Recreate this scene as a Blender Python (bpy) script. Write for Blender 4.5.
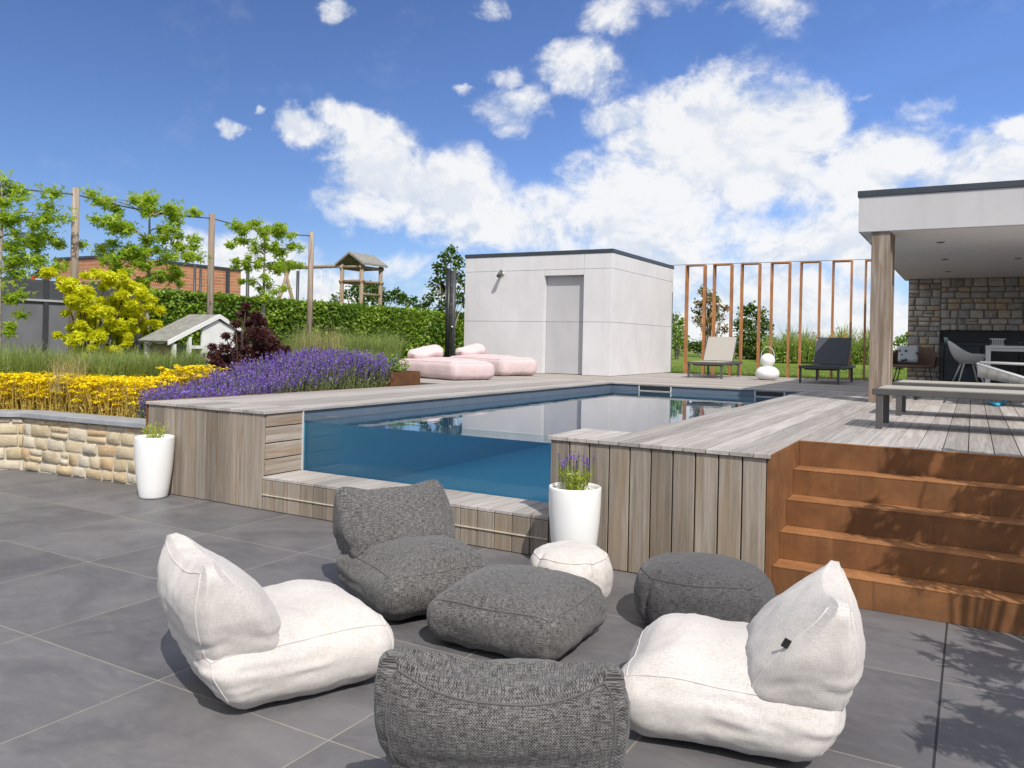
import bpy, math, random
import numpy as np
from mathutils import Vector, Matrix, noise as mnoise
R = math.radians
rng = np.random.default_rng(7)
random.seed(7)
SC = bpy.context.scene
COL = SC.collection
for o in list(bpy.data.objects):
    bpy.data.objects.remove(o)

# ------------------------------------------------------------------ camera
FPX, VY, YAW, ROLL = 805.5, 341.9, 0.52, 0.021
CAM = np.array([1.036, -4.973, 1.49])
_F = np.array([-math.sin(YAW), math.cos(YAW), 0.0])
_R0 = np.array([math.cos(YAW), math.sin(YAW), 0.0])
_U0 = np.array([0, 0, 1.0])
_R = math.cos(ROLL) * _R0 + math.sin(ROLL) * _U0
_U = -math.sin(ROLL) * _R0 + math.cos(ROLL) * _U0
cd = bpy.data.cameras.new('camera')
cam = bpy.data.objects.new('camera', cd)
COL.objects.link(cam)
cam.matrix_world = Matrix(((_R[0], _U[0], -_F[0], CAM[0]), (_R[1], _U[1], -_F[1], CAM[1]), (_R[2], _U[2], -_F[2], CAM[2]), (0, 0, 0, 1)))
cd.sensor_width = 36.0
cd.lens = FPX * 36 / 1024
cd.shift_y = -(384 - VY) / 1024
cd.clip_start = 0.05
cd.clip_end = 3000
SC.camera = cam


def ray(u, v):
    return _R * ((u - 512) / FPX) + _U * (-(v - VY) / FPX) + _F


def atz(u, v, z=0.0):
    d = ray(u, v); return CAM + d * ((z - CAM[2]) / d[2])


def aty(u, v, y):
    d = ray(u, v); return CAM + d * ((y - CAM[1]) / d[1])


def atx(u, v, x):
    d = ray(u, v); return CAM + d * ((x - CAM[0]) / d[0])


def atd(u, v, dep):
    return CAM + ray(u, v) * dep


# ------------------------------------------------------------------ light
EL, AZ = R(47), math.atan2(0.77, -0.64)
SUN = np.array([math.cos(EL) * math.sin(AZ), math.cos(EL) * math.cos(AZ), math.sin(EL)])
SC.view_settings.view_transform = 'Standard'
SC.view_settings.look = 'None'
SC.view_settings.exposure = 0.13
SC.view_settings.gamma = 1.0
SC.view_settings.use_curve_mapping = False
sl = bpy.data.lights.new('sun', 'SUN')
sl.energy = 3.9
sl.angle = R(0.53)
sl.color = (1.0, 0.945, 0.87)
so = bpy.data.objects.new('sun', sl)
COL.objects.link(so)
so.rotation_euler = Vector(SUN).to_track_quat('Z', 'Y').to_euler()
so.location = (6, -6, 12)


class NT:
    """tiny node-tree helper"""
    def __init__(s, tree):
        s.t = tree; s.n = tree.nodes; s.l = tree.links
        s.n.clear()

    def node(s, typ, ins=None, **props):
        nd = s.n.new(typ)
        for k, v in props.items():
            setattr(nd, k, v)
        if ins:
            for k, v in ins.items():
                s.put(nd.inputs[k], v)
        return nd

    def put(s, sock, v):
        if hasattr(v, 'is_output') or isinstance(v, bpy.types.NodeSocket):
            s.l.new(v, sock)
        else:
            if isinstance(v, (tuple, list)) and sock.type == 'RGBA' and len(v) == 3:
                v = (*v, 1)
            sock.default_value = v

    def math(s, op, a, b=0.0, c=None, clamp=False):
        nd = s.n.new('ShaderNodeMath'); nd.operation = op; nd.use_clamp = clamp
        s.put(nd.inputs[0], a); s.put(nd.inputs[1], b)
        if c is not None: s.put(nd.inputs[2], c)
        return nd.outputs[0]

    def vmath(s, op, a, b=(0, 0, 0)):
        nd = s.n.new('ShaderNodeVectorMath'); nd.operation = op
        s.put(nd.inputs[0], a); s.put(nd.inputs[1], b)
        return nd.outputs['Value'] if op in ('LENGTH', 'DOT_PRODUCT') else nd.outputs[0]

    def ramp(s, f, a, b, lo=0.0, hi=1.0, smooth=True):
        nd = s.n.new('ShaderNodeMapRange'); nd.interpolation_type = 'SMOOTHSTEP' if smooth else 'LINEAR'
        s.put(nd.inputs[0], f)
        for i, v in zip((1, 2, 3, 4), (a, b, lo, hi)): s.put(nd.inputs[i], v)
        return nd.outputs[0]

    def mix(s, f, a, b, blend='MIX'):
        nd = s.n.new('ShaderNodeMix'); nd.data_type = 'RGBA'; nd.blend_type = blend
        s.put(nd.inputs[0], f); s.put(nd.inputs[6], a); s.put(nd.inputs[7], b)
        return nd.outputs[2]

    def noise(s, vec, scale, detail=4, rough=0.55, dist=0.0, color=False):
        nd = s.n.new('ShaderNodeTexNoise')
        s.put(nd.inputs['Vector'], vec); s.put(nd.inputs['Scale'], scale)
        s.put(nd.inputs['Detail'], detail); s.put(nd.inputs['Roughness'], rough); s.put(nd.inputs['Distortion'], dist)
        return nd.outputs[1 if color else 0]

    def obj(s):
        return s.n.new('ShaderNodeTexCoord').outputs['Object']

    def world_pos(s):
        return s.n.new('ShaderNodeNewGeometry').outputs['Position']

    def island(s):
        return s.n.new('ShaderNodeNewGeometry').outputs['Random Per Island']

    def scale(s, vec, xyz):
        return s.vmath('MULTIPLY', vec, xyz)


# ------------------------------------------------------------------ sky with cumulus
W = bpy.data.worlds.new('World'); SC.world = W; W.use_nodes = True
n = NT(W.node_tree)
sky = n.node('ShaderNodeTexSky', sky_type='NISHITA', sun_disc=False, sun_elevation=EL, sun_rotation=AZ,
             altitude=100, air_density=1.0, dust_density=0.3, ozone_density=2.5)
dirv = n.node('ShaderNodeTexCoord').outputs['Generated']
sep = n.node('ShaderNodeSeparateXYZ', {0: dirv})
az = n.math('ARCTAN2', sep.outputs[0], sep.outputs[1])
el = n.math('ARCSINE', sep.outputs[2])
azel = n.node('ShaderNodeCombineXYZ', {0: az, 1: el}).outputs[0]
warp = n.noise(dirv, 6.0, 6, 0.62, color=True)
warp = n.vmath('SUBTRACT', warp, (0.5, 0.5, 0.5))
azw = n.vmath('ADD', azel, n.scale(warp, (0.13, 0.10, 0)))


def azel_of(u, v):
    d = ray(u, v); d = d / np.linalg.norm(d)
    return math.atan2(d[0], d[1]), math.asin(d[2])


BLOBS = [  # u, v, half width px, half height px, strength
    (735, 150, 120, 82, 1.25), (715, 100, 50, 42, 1.05), (800, 120, 62, 44, 1.05), (870, 160, 85, 48, 1.0), (990, 185, 110, 48, 1.0),
    (660, 205, 120, 75, 1.0), (700, 255, 190, 60, .8), (560, 225, 120, 50, .72), (880, 235, 130, 60, .85), (600, 180, 60, 45, .72),
    (618, 120, 50, 22, .72), (640, 150, 60, 35, .8),
    (350, 125, 48, 20, .95), (298, 135, 32, 24, .95), (375, 165, 70, 45, 1.1), (430, 195, 95, 52, 1.1), (365, 205, 60, 34, 1.0), (480, 225, 80, 38, .85),
    (515, 112, 50, 30, .80), (580, 70, 52, 36, .78), (545, 48, 26, 14, .5), (500, 75, 26, 16, .6), (460, 92, 16, 10, .6),
    (337, 7, 26, 18, .72), (482, 6, 26, 16, .6), (606, 18, 56, 20, .55), (690, 8, 80, 18, .55), (780, 10, 70, 24, .52), (230, 133, 17, 11, .75), (264, 114, 8, 6, .7),
    (1008, 132, 40, 14, .8), (915, 105, 45, 18, .5), (860, 90, 20, 6, .45),
    (245, 270, 85, 55, 1.05), (205, 240, 40, 26, .8), (120, 315, 120, 20, .6), (310, 300, 70, 34, .9), (420, 270, 80, 22, .45),
    (560, 300, 200, 34, .6), (800, 310, 230, 46, .9), (-120, 300, 160, 40, .7), (1250, 180, 190, 80, .9), (1500, 120, 200, 60, .8), (-420, 180, 160, 60, .9),
]
cov = None
for (bu, bv, bw, bh, bs) in BLOBS:
    a0, e0 = azel_of(bu, bv)
    k = (a0 and 1) / 1.0
    cosf = 1.0 / (1 + ((bu - 512) / FPX) ** 2)
    q = n.vmath('SUBTRACT', azw, (a0, e0, 0))
    q = n.scale(q, (FPX / (bw * cosf), FPX / (bh * math.sqrt(cosf)), 0))
    r = n.vmath('LENGTH', q)
    b = n.ramp(r, 1.35, 0.25, 0.0, bs)
    cov = b if cov is None else n.math('SMOOTH_MAX', cov, b, 0.12)
fill_cover = n.ramp(n.math('ABSOLUTE', n.math('ADD', az, YAW)), 0.95, 1.25, 0.0, 0.85)  # unseen cloud cover added outside the view, for neutral fill
fill_cover = n.math('MAXIMUM', fill_cover, n.ramp(el, 0.62, 0.85, 0.0, 0.62))
cov = n.math('MAXIMUM', cov, n.math('MULTIPLY', fill_cover, n.ramp(el, 0.0, 0.2)))
wob = n.scale(dirv, (1, 1, 1.35))
n1 = n.noise(wob, 9.0, 10, 0.64, 0.3)
n2 = n.noise(n.vmath('ADD', wob, (0.012, -0.008, 0.022)), 9.0, 10, 0.64, 0.3)
n3 = n.noise(wob, 26.0, 8, 0.66, 0.4)
dens = n.math('ADD', n.math('MULTIPLY', cov, 0.88), n.math('MULTIPLY', n.math('SUBTRACT', n1, 0.5), 1.65))
dens = n.math('ADD', dens, n.math('MULTIPLY', n.math('SUBTRACT', n3, 0.5), 0.75))
alpha = n.ramp(dens, 0.14, 0.76)
alpha = n.math('MULTIPLY', alpha, n.ramp(cov, 0.0, 0.45))
lit = n.ramp(n.math('SUBTRACT', n1, n2), -0.11, 0.055)
thick = n.ramp(dens, 0.45, 1.0)
ccol = n.mix(lit, (0.70, 0.77, 0.88), (1.0, 1.0, 1.0))
ccol = n.mix(n.math('MULTIPLY', thick, 0.45), ccol, (0.97, 0.97, 0.98))
skyc = n.mix(1.0, sky.outputs[0], (0.56, 0.66, 0.93), 'MULTIPLY')
hz = n.math('MULTIPLY', n.ramp(az, -0.95, 0.25, 0.0, 0.75), n.ramp(n.noise(n.scale(dirv, (1, 1, 2.2)), 2.4, 5, 0.6, 0.6), 0.25, 0.75, 0.65, 1.0))
skyc = n.vmath('SCALE', skyc)
skyc.node.inputs['Scale'].default_value = 1.0
n.l.new(n.math('ADD', hz, 1.0), skyc.node.inputs['Scale'])
SKY_STR = 0.105
bg1 = n.node('ShaderNodeBackground', {'Color': skyc, 'Strength': SKY_STR})
bg2 = n.node('ShaderNodeBackground', {'Color': ccol, 'Strength': 0.88})
mixs = n.node('ShaderNodeMixShader', {0: n.math('MULTIPLY', alpha, 0.95), 1: bg1.outputs[0], 2: bg2.outputs[0]})
n.node('ShaderNodeOutputWorld', {0: mixs.outputs[0]})
SC.cycles.use_denoising = True
SC.cycles.max_bounces = 8
SC.cycles.transparent_max_bounces = 12
SC.cycles.caustics_reflective = False
SC.cycles.caustics_refractive = False


# ------------------------------------------------------------------ materials
def new_mat(name):
    m = bpy.data.materials.new(name); m.use_nodes = True
    return m, NT(m.node_tree)


def finish(n, color, rough=0.6, bump=None, bstr=0.3, bdist=0.01, spec=0.4, metal=0.0, rough_sock=None, **kw):
    p = n.node('ShaderNodeBsdfPrincipled', {'Base Color': color, 'Roughness': rough, 'Metallic': metal, 'Specular IOR Level': spec})
    for k, v in kw.items(): n.put(p.inputs[k], v)
    if bump is not None:
        bn = n.node('ShaderNodeBump', {'Strength': bstr, 'Distance': bdist, 'Height': bump})
        n.l.new(bn.outputs[0], p.inputs['Normal'])
    n.node('ShaderNodeOutputMaterial', {0: p.outputs[0]})
    return p


def plain(name, col, rough=0.6, var=0.12, scale=6, bstr=0.1, metal=0.0, spec=0.4):
    m, n = new_mat(name)
    nz = n.noise(n.obj(), scale, 6, 0.6)
    c = n.mix(n.ramp(nz, 0.3, 0.7), tuple(x * (1 - var) for x in col), tuple(min(1, x * (1 + var)) for x in col))
    fine = n.noise(n.obj(), scale * 14, 3, 0.6)
    finish(n, c, rough, fine, bstr, 0.004, spec, metal)
    return m


def wood(name, axis, c1=(0.30, 0.265, 0.235), c2=(0.47, 0.445, 0.425), brown=(0.30, 0.215, 0.145), brown_amt=0.35, rough=0.75):
    m, n = new_mat(name)
    sc = [26.0, 26.0, 26.0]; sc[axis] = 1.1
    isl = n.island()
    p = n.vmath('ADD', n.world_pos(), n.node('ShaderNodeCombineXYZ', {0: n.math('MULTIPLY', isl, 37.0), 1: n.math('MULTIPLY', isl, 11.0), 2: n.math('MULTIPLY', isl, 23.0)}).outputs[0])
    g = n.noise(n.scale(p, tuple(sc)), 1.0, 7, 0.62, 0.6)
    sc2 = [5.0, 5.0, 5.0]; sc2[axis] = 0.9
    g2 = n.noise(n.scale(p, tuple(sc2)), 1.0, 4, 0.55, 0.8)
    sc3 = [130.0, 130.0, 130.0]; sc3[axis] = 2.5
    g3 = n.noise(n.scale(p, tuple(sc3)), 1.0, 4, 0.6, 0.2)
    c = n.mix(n.ramp(g, 0.28, 0.72), c1, c2)
    c = n.mix(n.math('MULTIPLY', n.ramp(g2, 0.42, 0.72), brown_amt), c, brown)
    c = n.mix(n.math('MULTIPLY', n.ramp(g3, 0.52, 0.3), 0.4), c, tuple(x * 0.6 for x in c1))
    tone = n.ramp(isl, 0, 1, 0.72, 1.14, False)
    c = n.node('ShaderNodeHueSaturation', {'Value': tone, 'Color': c}).outputs[0]
    hgt = n.math('ADD', n.math('MULTIPLY', g, 0.6), n.math('MULTIPLY', g3, 0.5))
    finish(n, c, rough, hgt, 0.45, 0.004, 0.3)
    return m


def leafmat(name, c1, c2, trans=0.35, rough=0.45):
    m, n = new_mat(name)
    at = n.node('ShaderNodeAttribute', attribute_name='tint').outputs['Fac']
    c = n.mix(at, c1, c2)
    d = n.node('ShaderNodeBsdfPrincipled', {'Base Color': c, 'Roughness': rough, 'Specular IOR Level': 0.35})
    t = n.node('ShaderNodeBsdfTranslucent', {'Color': n.mix(0.5, c, tuple(min(1, x * 1.5) for x in c2))})
    mx = n.node('ShaderNodeMixShader', {0: trans, 1: d.outputs[0], 2: t.outputs[0]})
    n.node('ShaderNodeOutputMaterial', {0: mx.outputs[0]})
    return m


M = {}
M['wood_x'] = wood('weathered_wood_x', 0)
M['wood_y'] = wood('weathered_wood_y', 1, c1=(0.31, 0.28, 0.255), c2=(0.475, 0.45, 0.435), brown_amt=0.18)
M['wood_z'] = wood('weathered_wood_z', 2, c1=(0.20, 0.165, 0.13), c2=(0.355, 0.31, 0.265), brown=(0.27, 0.20, 0.13), brown_amt=0.6)
M['wood_brown'] = wood('brown_weathered_wood', 1, c1=(0.24, 0.19, 0.15), c2=(0.42, 0.37, 0.32), brown=(0.30, 0.19, 0.10), brown_amt=0.75)
M['wood_post'] = wood('old_post_wood', 2, c1=(0.20, 0.15, 0.11), c2=(0.43, 0.37, 0.315), brown=(0.22, 0.13, 0.07), brown_amt=0.55)
M['wood_play'] = wood('play_wood', 2, c1=(0.22, 0.16, 0.10), c2=(0.40, 0.31, 0.21), brown_amt=0.3)


def mat_tile():
    m, n = new_mat('anthracite_tile')
    p = n.world_pos()
    s = n.node('ShaderNodeSeparateXYZ', {0: p})
    ux = n.math('DIVIDE', n.math('SUBTRACT', s.outputs[0], 0.94), 0.975)
    uy = n.math('DIVIDE', n.math('ADD', s.outputs[1], 0.845), 0.93)
    fx = n.math('ABSOLUTE', n.math('SUBTRACT', n.math('FRACT', n.math('ADD', ux, 0.5)), 0.5))
    fy = n.math('ABSOLUTE', n.math('SUBTRACT', n.math('FRACT', n.math('ADD', uy, 0.5)), 0.5))
    ex = n.math('LESS_THAN', fx, 0.0032)
    ey = n.math('LESS_THAN', fy, 0.0033)
    joint = n.math('MAXIMUM', ex, ey)
    dark = n.math('LESS_THAN', n.math('ABSOLUTE', n.math('SUBTRACT', s.outputs[0], 0.94)), 0.005)
    ident = n.node('ShaderNodeCombineXYZ', {0: n.math('FLOOR', ux), 1: n.math('FLOOR', uy)}).outputs[0]
    wn = n.node('ShaderNodeTexWhiteNoise', {'Vector': ident}, noise_dimensions='3D')
    off = n.vmath('ADD', p, n.scale(wn.outputs['Color'], (40, 40, 40)))
    a = n.noise(off, 1.6, 6, 0.6, 1.2)
    b = n.noise(n.scale(off, (1, 2.2, 1)), 6.0, 7, 0.68, 0.8)
    c = n.mix(n.ramp(a, 0.3, 0.7), (0.110, 0.106, 0.113), (0.158, 0.152, 0.157))
    c = n.mix(n.math('MULTIPLY', n.ramp(b, 0.45, 0.75), 0.4), c, (0.20, 0.19, 0.19))
    big = n.noise(p, 0.8, 5, 0.6, 0.6)
    c = n.mix(n.math('MULTIPLY', n.ramp(big, 0.5, 0.75), 0.3), c, (0.2, 0.19, 0.185))
    c = n.node('ShaderNodeHueSaturation', {'Value': n.ramp(wn.outputs['Value'], 0, 1, 0.9, 1.1, False), 'Color': c}).outputs[0]
    spk = n.noise(p, 420, 2, 0.5)
    c = n.mix(n.math('MULTIPLY', n.ramp(spk, 0.62, 0.75), 0.25), c, (0.3, 0.29, 0.28))
    jn = n.noise(p, 9, 3, 0.6)
    jc = n.mix(jn, (0.22, 0.2, 0.165), (0.36, 0.33, 0.27))
    c = n.mix(joint, c, jc)
    c = n.mix(dark, c, (0.03, 0.03, 0.03))
    rgh = n.ramp(b, 0.3, 0.75, 0.42, 0.62)
    h = n.math('SUBTRACT', n.math('MULTIPLY', n.noise(off, 60, 4, 0.6), 0.15), joint)
    finish(n, c, rgh, h, 0.25, 0.003, 0.35)
    return m


M['tile'] = mat_tile()


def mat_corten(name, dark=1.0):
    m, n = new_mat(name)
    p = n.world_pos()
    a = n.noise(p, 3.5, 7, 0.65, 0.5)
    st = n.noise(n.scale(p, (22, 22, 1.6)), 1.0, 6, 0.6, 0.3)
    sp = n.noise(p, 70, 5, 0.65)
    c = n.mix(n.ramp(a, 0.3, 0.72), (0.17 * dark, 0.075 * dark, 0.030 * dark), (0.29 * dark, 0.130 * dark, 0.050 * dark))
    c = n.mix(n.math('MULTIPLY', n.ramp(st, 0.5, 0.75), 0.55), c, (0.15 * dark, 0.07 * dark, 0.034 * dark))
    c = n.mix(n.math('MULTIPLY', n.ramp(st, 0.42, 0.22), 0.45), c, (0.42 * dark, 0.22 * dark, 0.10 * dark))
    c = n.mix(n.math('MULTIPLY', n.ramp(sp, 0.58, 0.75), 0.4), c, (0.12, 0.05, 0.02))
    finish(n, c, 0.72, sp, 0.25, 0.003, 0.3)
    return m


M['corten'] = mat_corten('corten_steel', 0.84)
M['corten_tread'] = mat_corten('corten_tread_steel', 1.22)  # treads get a paler tone of the same corten than the risers
M['corten_frame'] = mat_corten('corten_frame_steel', 1.75)
M['corten_dark'] = mat_corten('dark_corten', 0.55)


def mat_render(name, col, var=0.06):
    m, n = new_mat(name)
    p = n.world_pos()
    a = n.noise(p, 1.1, 6, 0.6, 0.6)
    b = n.noise(n.scale(p, (7, 7, 1.0)), 1.0, 5, 0.6)
    c = n.mix(n.ramp(a, 0.25, 0.75), tuple(x * (1 - var) for x in col), tuple(x * (1 + var) for x in col))
    c = n.mix(n.math('MULTIPLY', n.ramp(b, 0.48, 0.8), 0.38), c, tuple(x * 0.80 for x in col))
    f = n.noise(p, 190, 3, 0.6)
    finish(n, c, 0.8, f, 0.12, 0.003, 0.25)
    return m


M['cement'] = mat_render('cement_board', (0.64, 0.63, 0.645))
M['fascia'] = mat_render('fascia_board', (0.51, 0.50, 0.515))
M['door'] = mat_render('door_board', (0.47, 0.465, 0.485))
M['soffit'] = mat_render('soffit_plaster', (0.82, 0.81, 0.82), 0.03)
M['trim'] = plain('anthracite_trim', (0.045, 0.055, 0.068), 0.4, 0.1, 5, 0.02)
M['black'] = plain('black_metal', (0.018, 0.018, 0.02), 0.4, 0.15, 8, 0.02)
M['charcoal'] = plain('charcoal_metal', (0.055, 0.056, 0.062), 0.42, 0.12, 6, 0.02)
M['bronze'] = plain('bronze_grey_metal', (0.085, 0.081, 0.078), 0.38, 0.1, 6, 0.02)
M['sling_taupe'] = plain('taupe_sling', (0.36, 0.335, 0.30), 0.8, 0.06, 40, 0.2)
M['sling_dark'] = plain('dark_sling', (0.05, 0.055, 0.068), 0.75, 0.08, 40, 0.2)
M['white'] = plain('white_glaze', (0.82, 0.82, 0.81), 0.28, 0.015, 3, 0.01)
M['whitepaint'] = plain('white_paint', (0.74, 0.74, 0.73), 0.55, 0.05, 5, 0.05)
M['lampwhite'] = plain('white_plastic', (0.8, 0.8, 0.8), 0.4, 0.01, 3, 0.0)
M['stonecap'] = plain('bluestone_cap', (0.30, 0.31, 0.33), 0.65, 0.14, 5, 0.2)
M['mortar'] = plain('lime_mortar', (0.56, 0.50, 0.40), 0.9, 0.12, 20, 0.4)
M['mortar_dark'] = plain('dark_mortar', (0.17, 0.155, 0.14), 0.9, 0.12, 20, 0.4)
M['soil'] = plain('garden_soil', (0.055, 0.04, 0.028), 0.95, 0.3, 9, 0.6)
M['liner'] = plain('pool_liner_rim', (0.115, 0.15, 0.20), 0.5, 0.05, 4, 0.02)
M['fence'] = plain('shaded_fence_board', (0.075, 0.08, 0.092), 0.6, 0.12, 3, 0.1)  # fence board with tree shade put into its colour
M['fence_grey'] = plain('grey_fence_board', (0.17, 0.175, 0.19), 0.7, 0.12, 2, 0.1)
M['fence_line'] = plain('pale_rail', (0.45, 0.46, 0.47), 0.5, 0.05, 3, 0.02)
M['bark'] = plain('pale_bark', (0.30, 0.27, 0.22), 0.9, 0.3, 18, 0.5)
M['barkdark'] = plain('dark_bark', (0.075, 0.05, 0.042), 0.9, 0.3, 18, 0.5)
M['shingle'] = plain('grey_shingle', (0.24, 0.235, 0.21), 0.9, 0.2, 12, 0.5)
M['orange'] = plain('orange_paint', (0.65, 0.08, 0.02), 0.5, 0.05, 4, 0.02)
M['blue'] = plain('cyan_plastic', (0.02, 0.32, 0.52), 0.45, 0.05, 4, 0.02)
M['palerail'] = plain('pale_metal', (0.55, 0.56, 0.57), 0.35, 0.04, 4, 0.02)
M['wicker'] = plain('brown_wicker', (0.16, 0.105, 0.075), 0.75, 0.3, 60, 0.8)
M['pink'] = plain('pink_canvas', (0.60, 0.475, 0.48), 0.85, 0.04, 7, 0.3)
M['rope'] = plain('white_rope', (0.65, 0.65, 0.62), 0.8, 0.05, 8, 0.05)
M['wire'] = plain('steel_wire', (0.10, 0.10, 0.10), 0.5, 0.05, 8, 0.02)
M['pebble'] = plain('white_pebble', (0.62, 0.58, 0.52), 0.7, 0.2, 60, 0.6)
M['tag'] = plain('black_tag', (0.03, 0.03, 0.03), 0.7, 0.1, 20, 0.1)
M['glassgreen'] = plain('green_glass', (0.30, 0.42, 0.36), 0.2, 0.05, 5, 0.0)
M['lime'] = plain('lime_fruit', (0.35, 0.40, 0.08), 0.5, 0.2, 20, 0.1)


def mat_liner_deep():
    m, n = new_mat('pool_liner_deep')
    nz = n.noise(n.world_pos(), 1.2, 4, 0.5)
    c = n.mix(nz, (0.15, 0.42, 0.54), (0.20, 0.48, 0.60))
    finish(n, c, 0.5)
    return m


M['deep'] = mat_liner_deep()


def mat_weave(name, dark, light, k=1.0, bst=0.5, lo=0.42, hi=0.62):
    m, n = new_mat(name)
    uv = n.node('ShaderNodeTexCoord').outputs['UV']
    a = n.noise(n.scale(uv, (300, 30, 1)), 1.0, 4, 0.7)
    b = n.noise(n.scale(uv, (36, 340, 1)), 1.0, 4, 0.7)
    sp = n.node('ShaderNodeSeparateXYZ', {0: uv})
    wa = n.math('SINE', n.math('MULTIPLY', sp.outputs[0], 2 * math.pi / 0.0085 * k))
    wb = n.math('SINE', n.math('MULTIPLY', sp.outputs[1], 2 * math.pi / 0.0085 * k))
    chk = n.math('MULTIPLY', wa, wb)
    f = n.math('ADD', n.math('MULTIPLY', a, 0.38), n.math('MULTIPLY', b, 0.62))
    f = n.math('ADD', f, n.math('MULTIPLY', chk, 0.055))
    fac = n.ramp(f, lo, hi)
    c = n.mix(fac, dark, light)
    broad = n.noise(n.obj(), 2.5, 3, 0.5)
    c = n.node('ShaderNodeHueSaturation', {'Value': n.ramp(broad, 0.3, 0.7, 0.93, 1.07), 'Color': c}).outputs[0]
    h = n.math('ADD', n.math('MULTIPLY', chk, 0.5), n.math('MULTIPLY', f, 1.5))
    finish(n, c, 0.9, h, bst, 0.003, 0.15, **{'Sheen Weight': 0.15})
    return m


M['weave_dark'] = mat_weave('charcoal_weave', (0.027, 0.0265, 0.027), (0.235, 0.226, 0.22), lo=0.39, hi=0.66)
M['weave_pouf'] = mat_weave('slate_weave', (0.030, 0.030, 0.032), (0.15, 0.146, 0.147), 1.0, 0.4, lo=0.38, hi=0.66)
M['weave_white'] = mat_weave('cream_weave', (0.46, 0.425, 0.40), (0.645, 0.61, 0.585), 1.0, 0.4, lo=0.34, hi=0.62)


def mat_stone(name, cols, rough=0.85):
    m, n = new_mat(name)
    isl = n.island()
    p = n.world_pos()
    cr = n.node('ShaderNodeValToRGB', {0: isl})
    cr.color_ramp.interpolation = 'CONSTANT'
    while len(cr.color_ramp.elements) < len(cols): cr.color_ramp.elements.new(0.5)
    for i, c in enumerate(cols):
        cr.color_ramp.elements[i].position = i / len(cols)
        cr.color_ramp.elements[i].color = (*c, 1)
    a = n.noise(n.vmath('ADD', p, n.node('ShaderNodeCombineXYZ', {0: n.math('MULTIPLY', isl, 50.0)}).outputs[0]), 9, 6, 0.65, 0.5)
    c = n.mix(n.math('MULTIPLY', n.ramp(a, 0.4, 0.75), 0.6), cr.outputs[0], tuple(x * 1.35 for x in cols[0]))
    c = n.mix(n.math('MULTIPLY', n.ramp(a, 0.45, 0.25), 0.6), c, tuple(x * 0.6 for x in cols[1]))
    f = n.noise(p, 38, 6, 0.65)
    finish(n, c, rough, f, 0.8, 0.012, 0.25)
    return m


M['stone'] = mat_stone('sandstone', [(0.50, 0.42, 0.29), (0.46, 0.36, 0.22), (0.53, 0.47, 0.37), (0.50, 0.35, 0.20), (0.55, 0.50, 0.41), (0.43, 0.36, 0.23), (0.51, 0.42, 0.28), (0.52, 0.40, 0.25)])
M['stone_grey'] = mat_stone('fieldstone', [(0.50, 0.44, 0.36), (0.40, 0.38, 0.36), (0.46, 0.36, 0.24), (0.34, 0.33, 0.32), (0.42, 0.38, 0.32), (0.28, 0.25, 0.22), (0.44, 0.33, 0.21)])


def mat_brick():
    m, n = new_mat('red_brick')
    p = n.world_pos()
    s = n.node('ShaderNodeSeparateXYZ', {0: p})
    v = n.node('ShaderNodeCombineXYZ', {0: n.math('ADD', s.outputs[0], s.outputs[1]), 1: s.outputs[2]}).outputs[0]
    b = n.node('ShaderNodeTexBrick', {'Vector': v, 'Color1': (0.50, 0.21, 0.10), 'Color2': (0.38, 0.155, 0.08), 'Mortar': (0.46, 0.34, 0.25), 'Scale': 1.0,
                                      'Mortar Size': 0.012, 'Brick Width': 0.62, 'Row Height': 0.10, 'Bias': 0.0})
    nz = n.noise(p, 2.5, 6, 0.6)
    c = n.mix(n.math('MULTIPLY', n.ramp(nz, 0.4, 0.7), 0.4), b.outputs[0], (0.56, 0.28, 0.15))
    finish(n, c, 0.85, b.outputs['Fac'], 0.4, -0.01, 0.25)
    return m


M['brick'] = mat_brick()


def mat_grass():
    m, n = new_mat('lawn_grass')
    p = n.world_pos()
    a = n.noise(p, 0.45, 5, 0.6)
    b = n.noise(n.scale(p, (1, 1, 1)), 26, 5, 0.7)
    c = n.mix(n.ramp(a, 0.3, 0.7), (0.10, 0.165, 0.02), (0.17, 0.235, 0.035))
    c = n.mix(n.math('MULTIPLY', n.ramp(b, 0.4, 0.7), 0.6), c, (0.20, 0.25, 0.05))
    finish(n, c, 0.9, b, 0.8, 0.03, 0.2)
    return m


M['grass'] = mat_grass()


def mat_water(name, tint, ripple, ior=1.33, bd=0.02, absorb=False, gloss=True):
    m, n = new_mat(name)
    p = n.world_pos()
    t = n.node('ShaderNodeBsdfTransparent', {'Color': tint})
    sh_ = t
    if gloss:
        w = n.math('ADD', n.noise(p, 3.2, 3, 0.5, 0.3), n.math('MULTIPLY', n.noise(p, 11.0, 2, 0.5, 0.3), 0.15))
        bn = n.node('ShaderNodeBump', {'Strength': ripple, 'Distance': bd, 'Height': w})
        lw = n.node('ShaderNodeLayerWeight', {'Blend': 0.5, 'Normal': bn.outputs[0]}).outputs['Facing']
        r0 = ((ior - 1) / (ior + 1)) ** 2
        frs = n.math('ADD', n.math('MULTIPLY', n.math('POWER', lw, 5.0), 1 - r0), r0)
        g = n.node('ShaderNodeBsdfGlossy', {'Color': (1, 1, 1), 'Roughness': 0.0, 'Normal': bn.outputs[0]})
        sh_ = n.node('ShaderNodeMixShader', {0: frs, 1: t.outputs[0], 2: g.outputs[0]})
    o = n.node('ShaderNodeOutputMaterial', {0: sh_.outputs[0]})
    if absorb:
        va = n.node('ShaderNodeVolumeAbsorption', {'Color': (0.04, 0.72, 0.91), 'Density': 0.30})
        n.l.new(va.outputs[0], o.inputs['Volume'])
    return m


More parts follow.
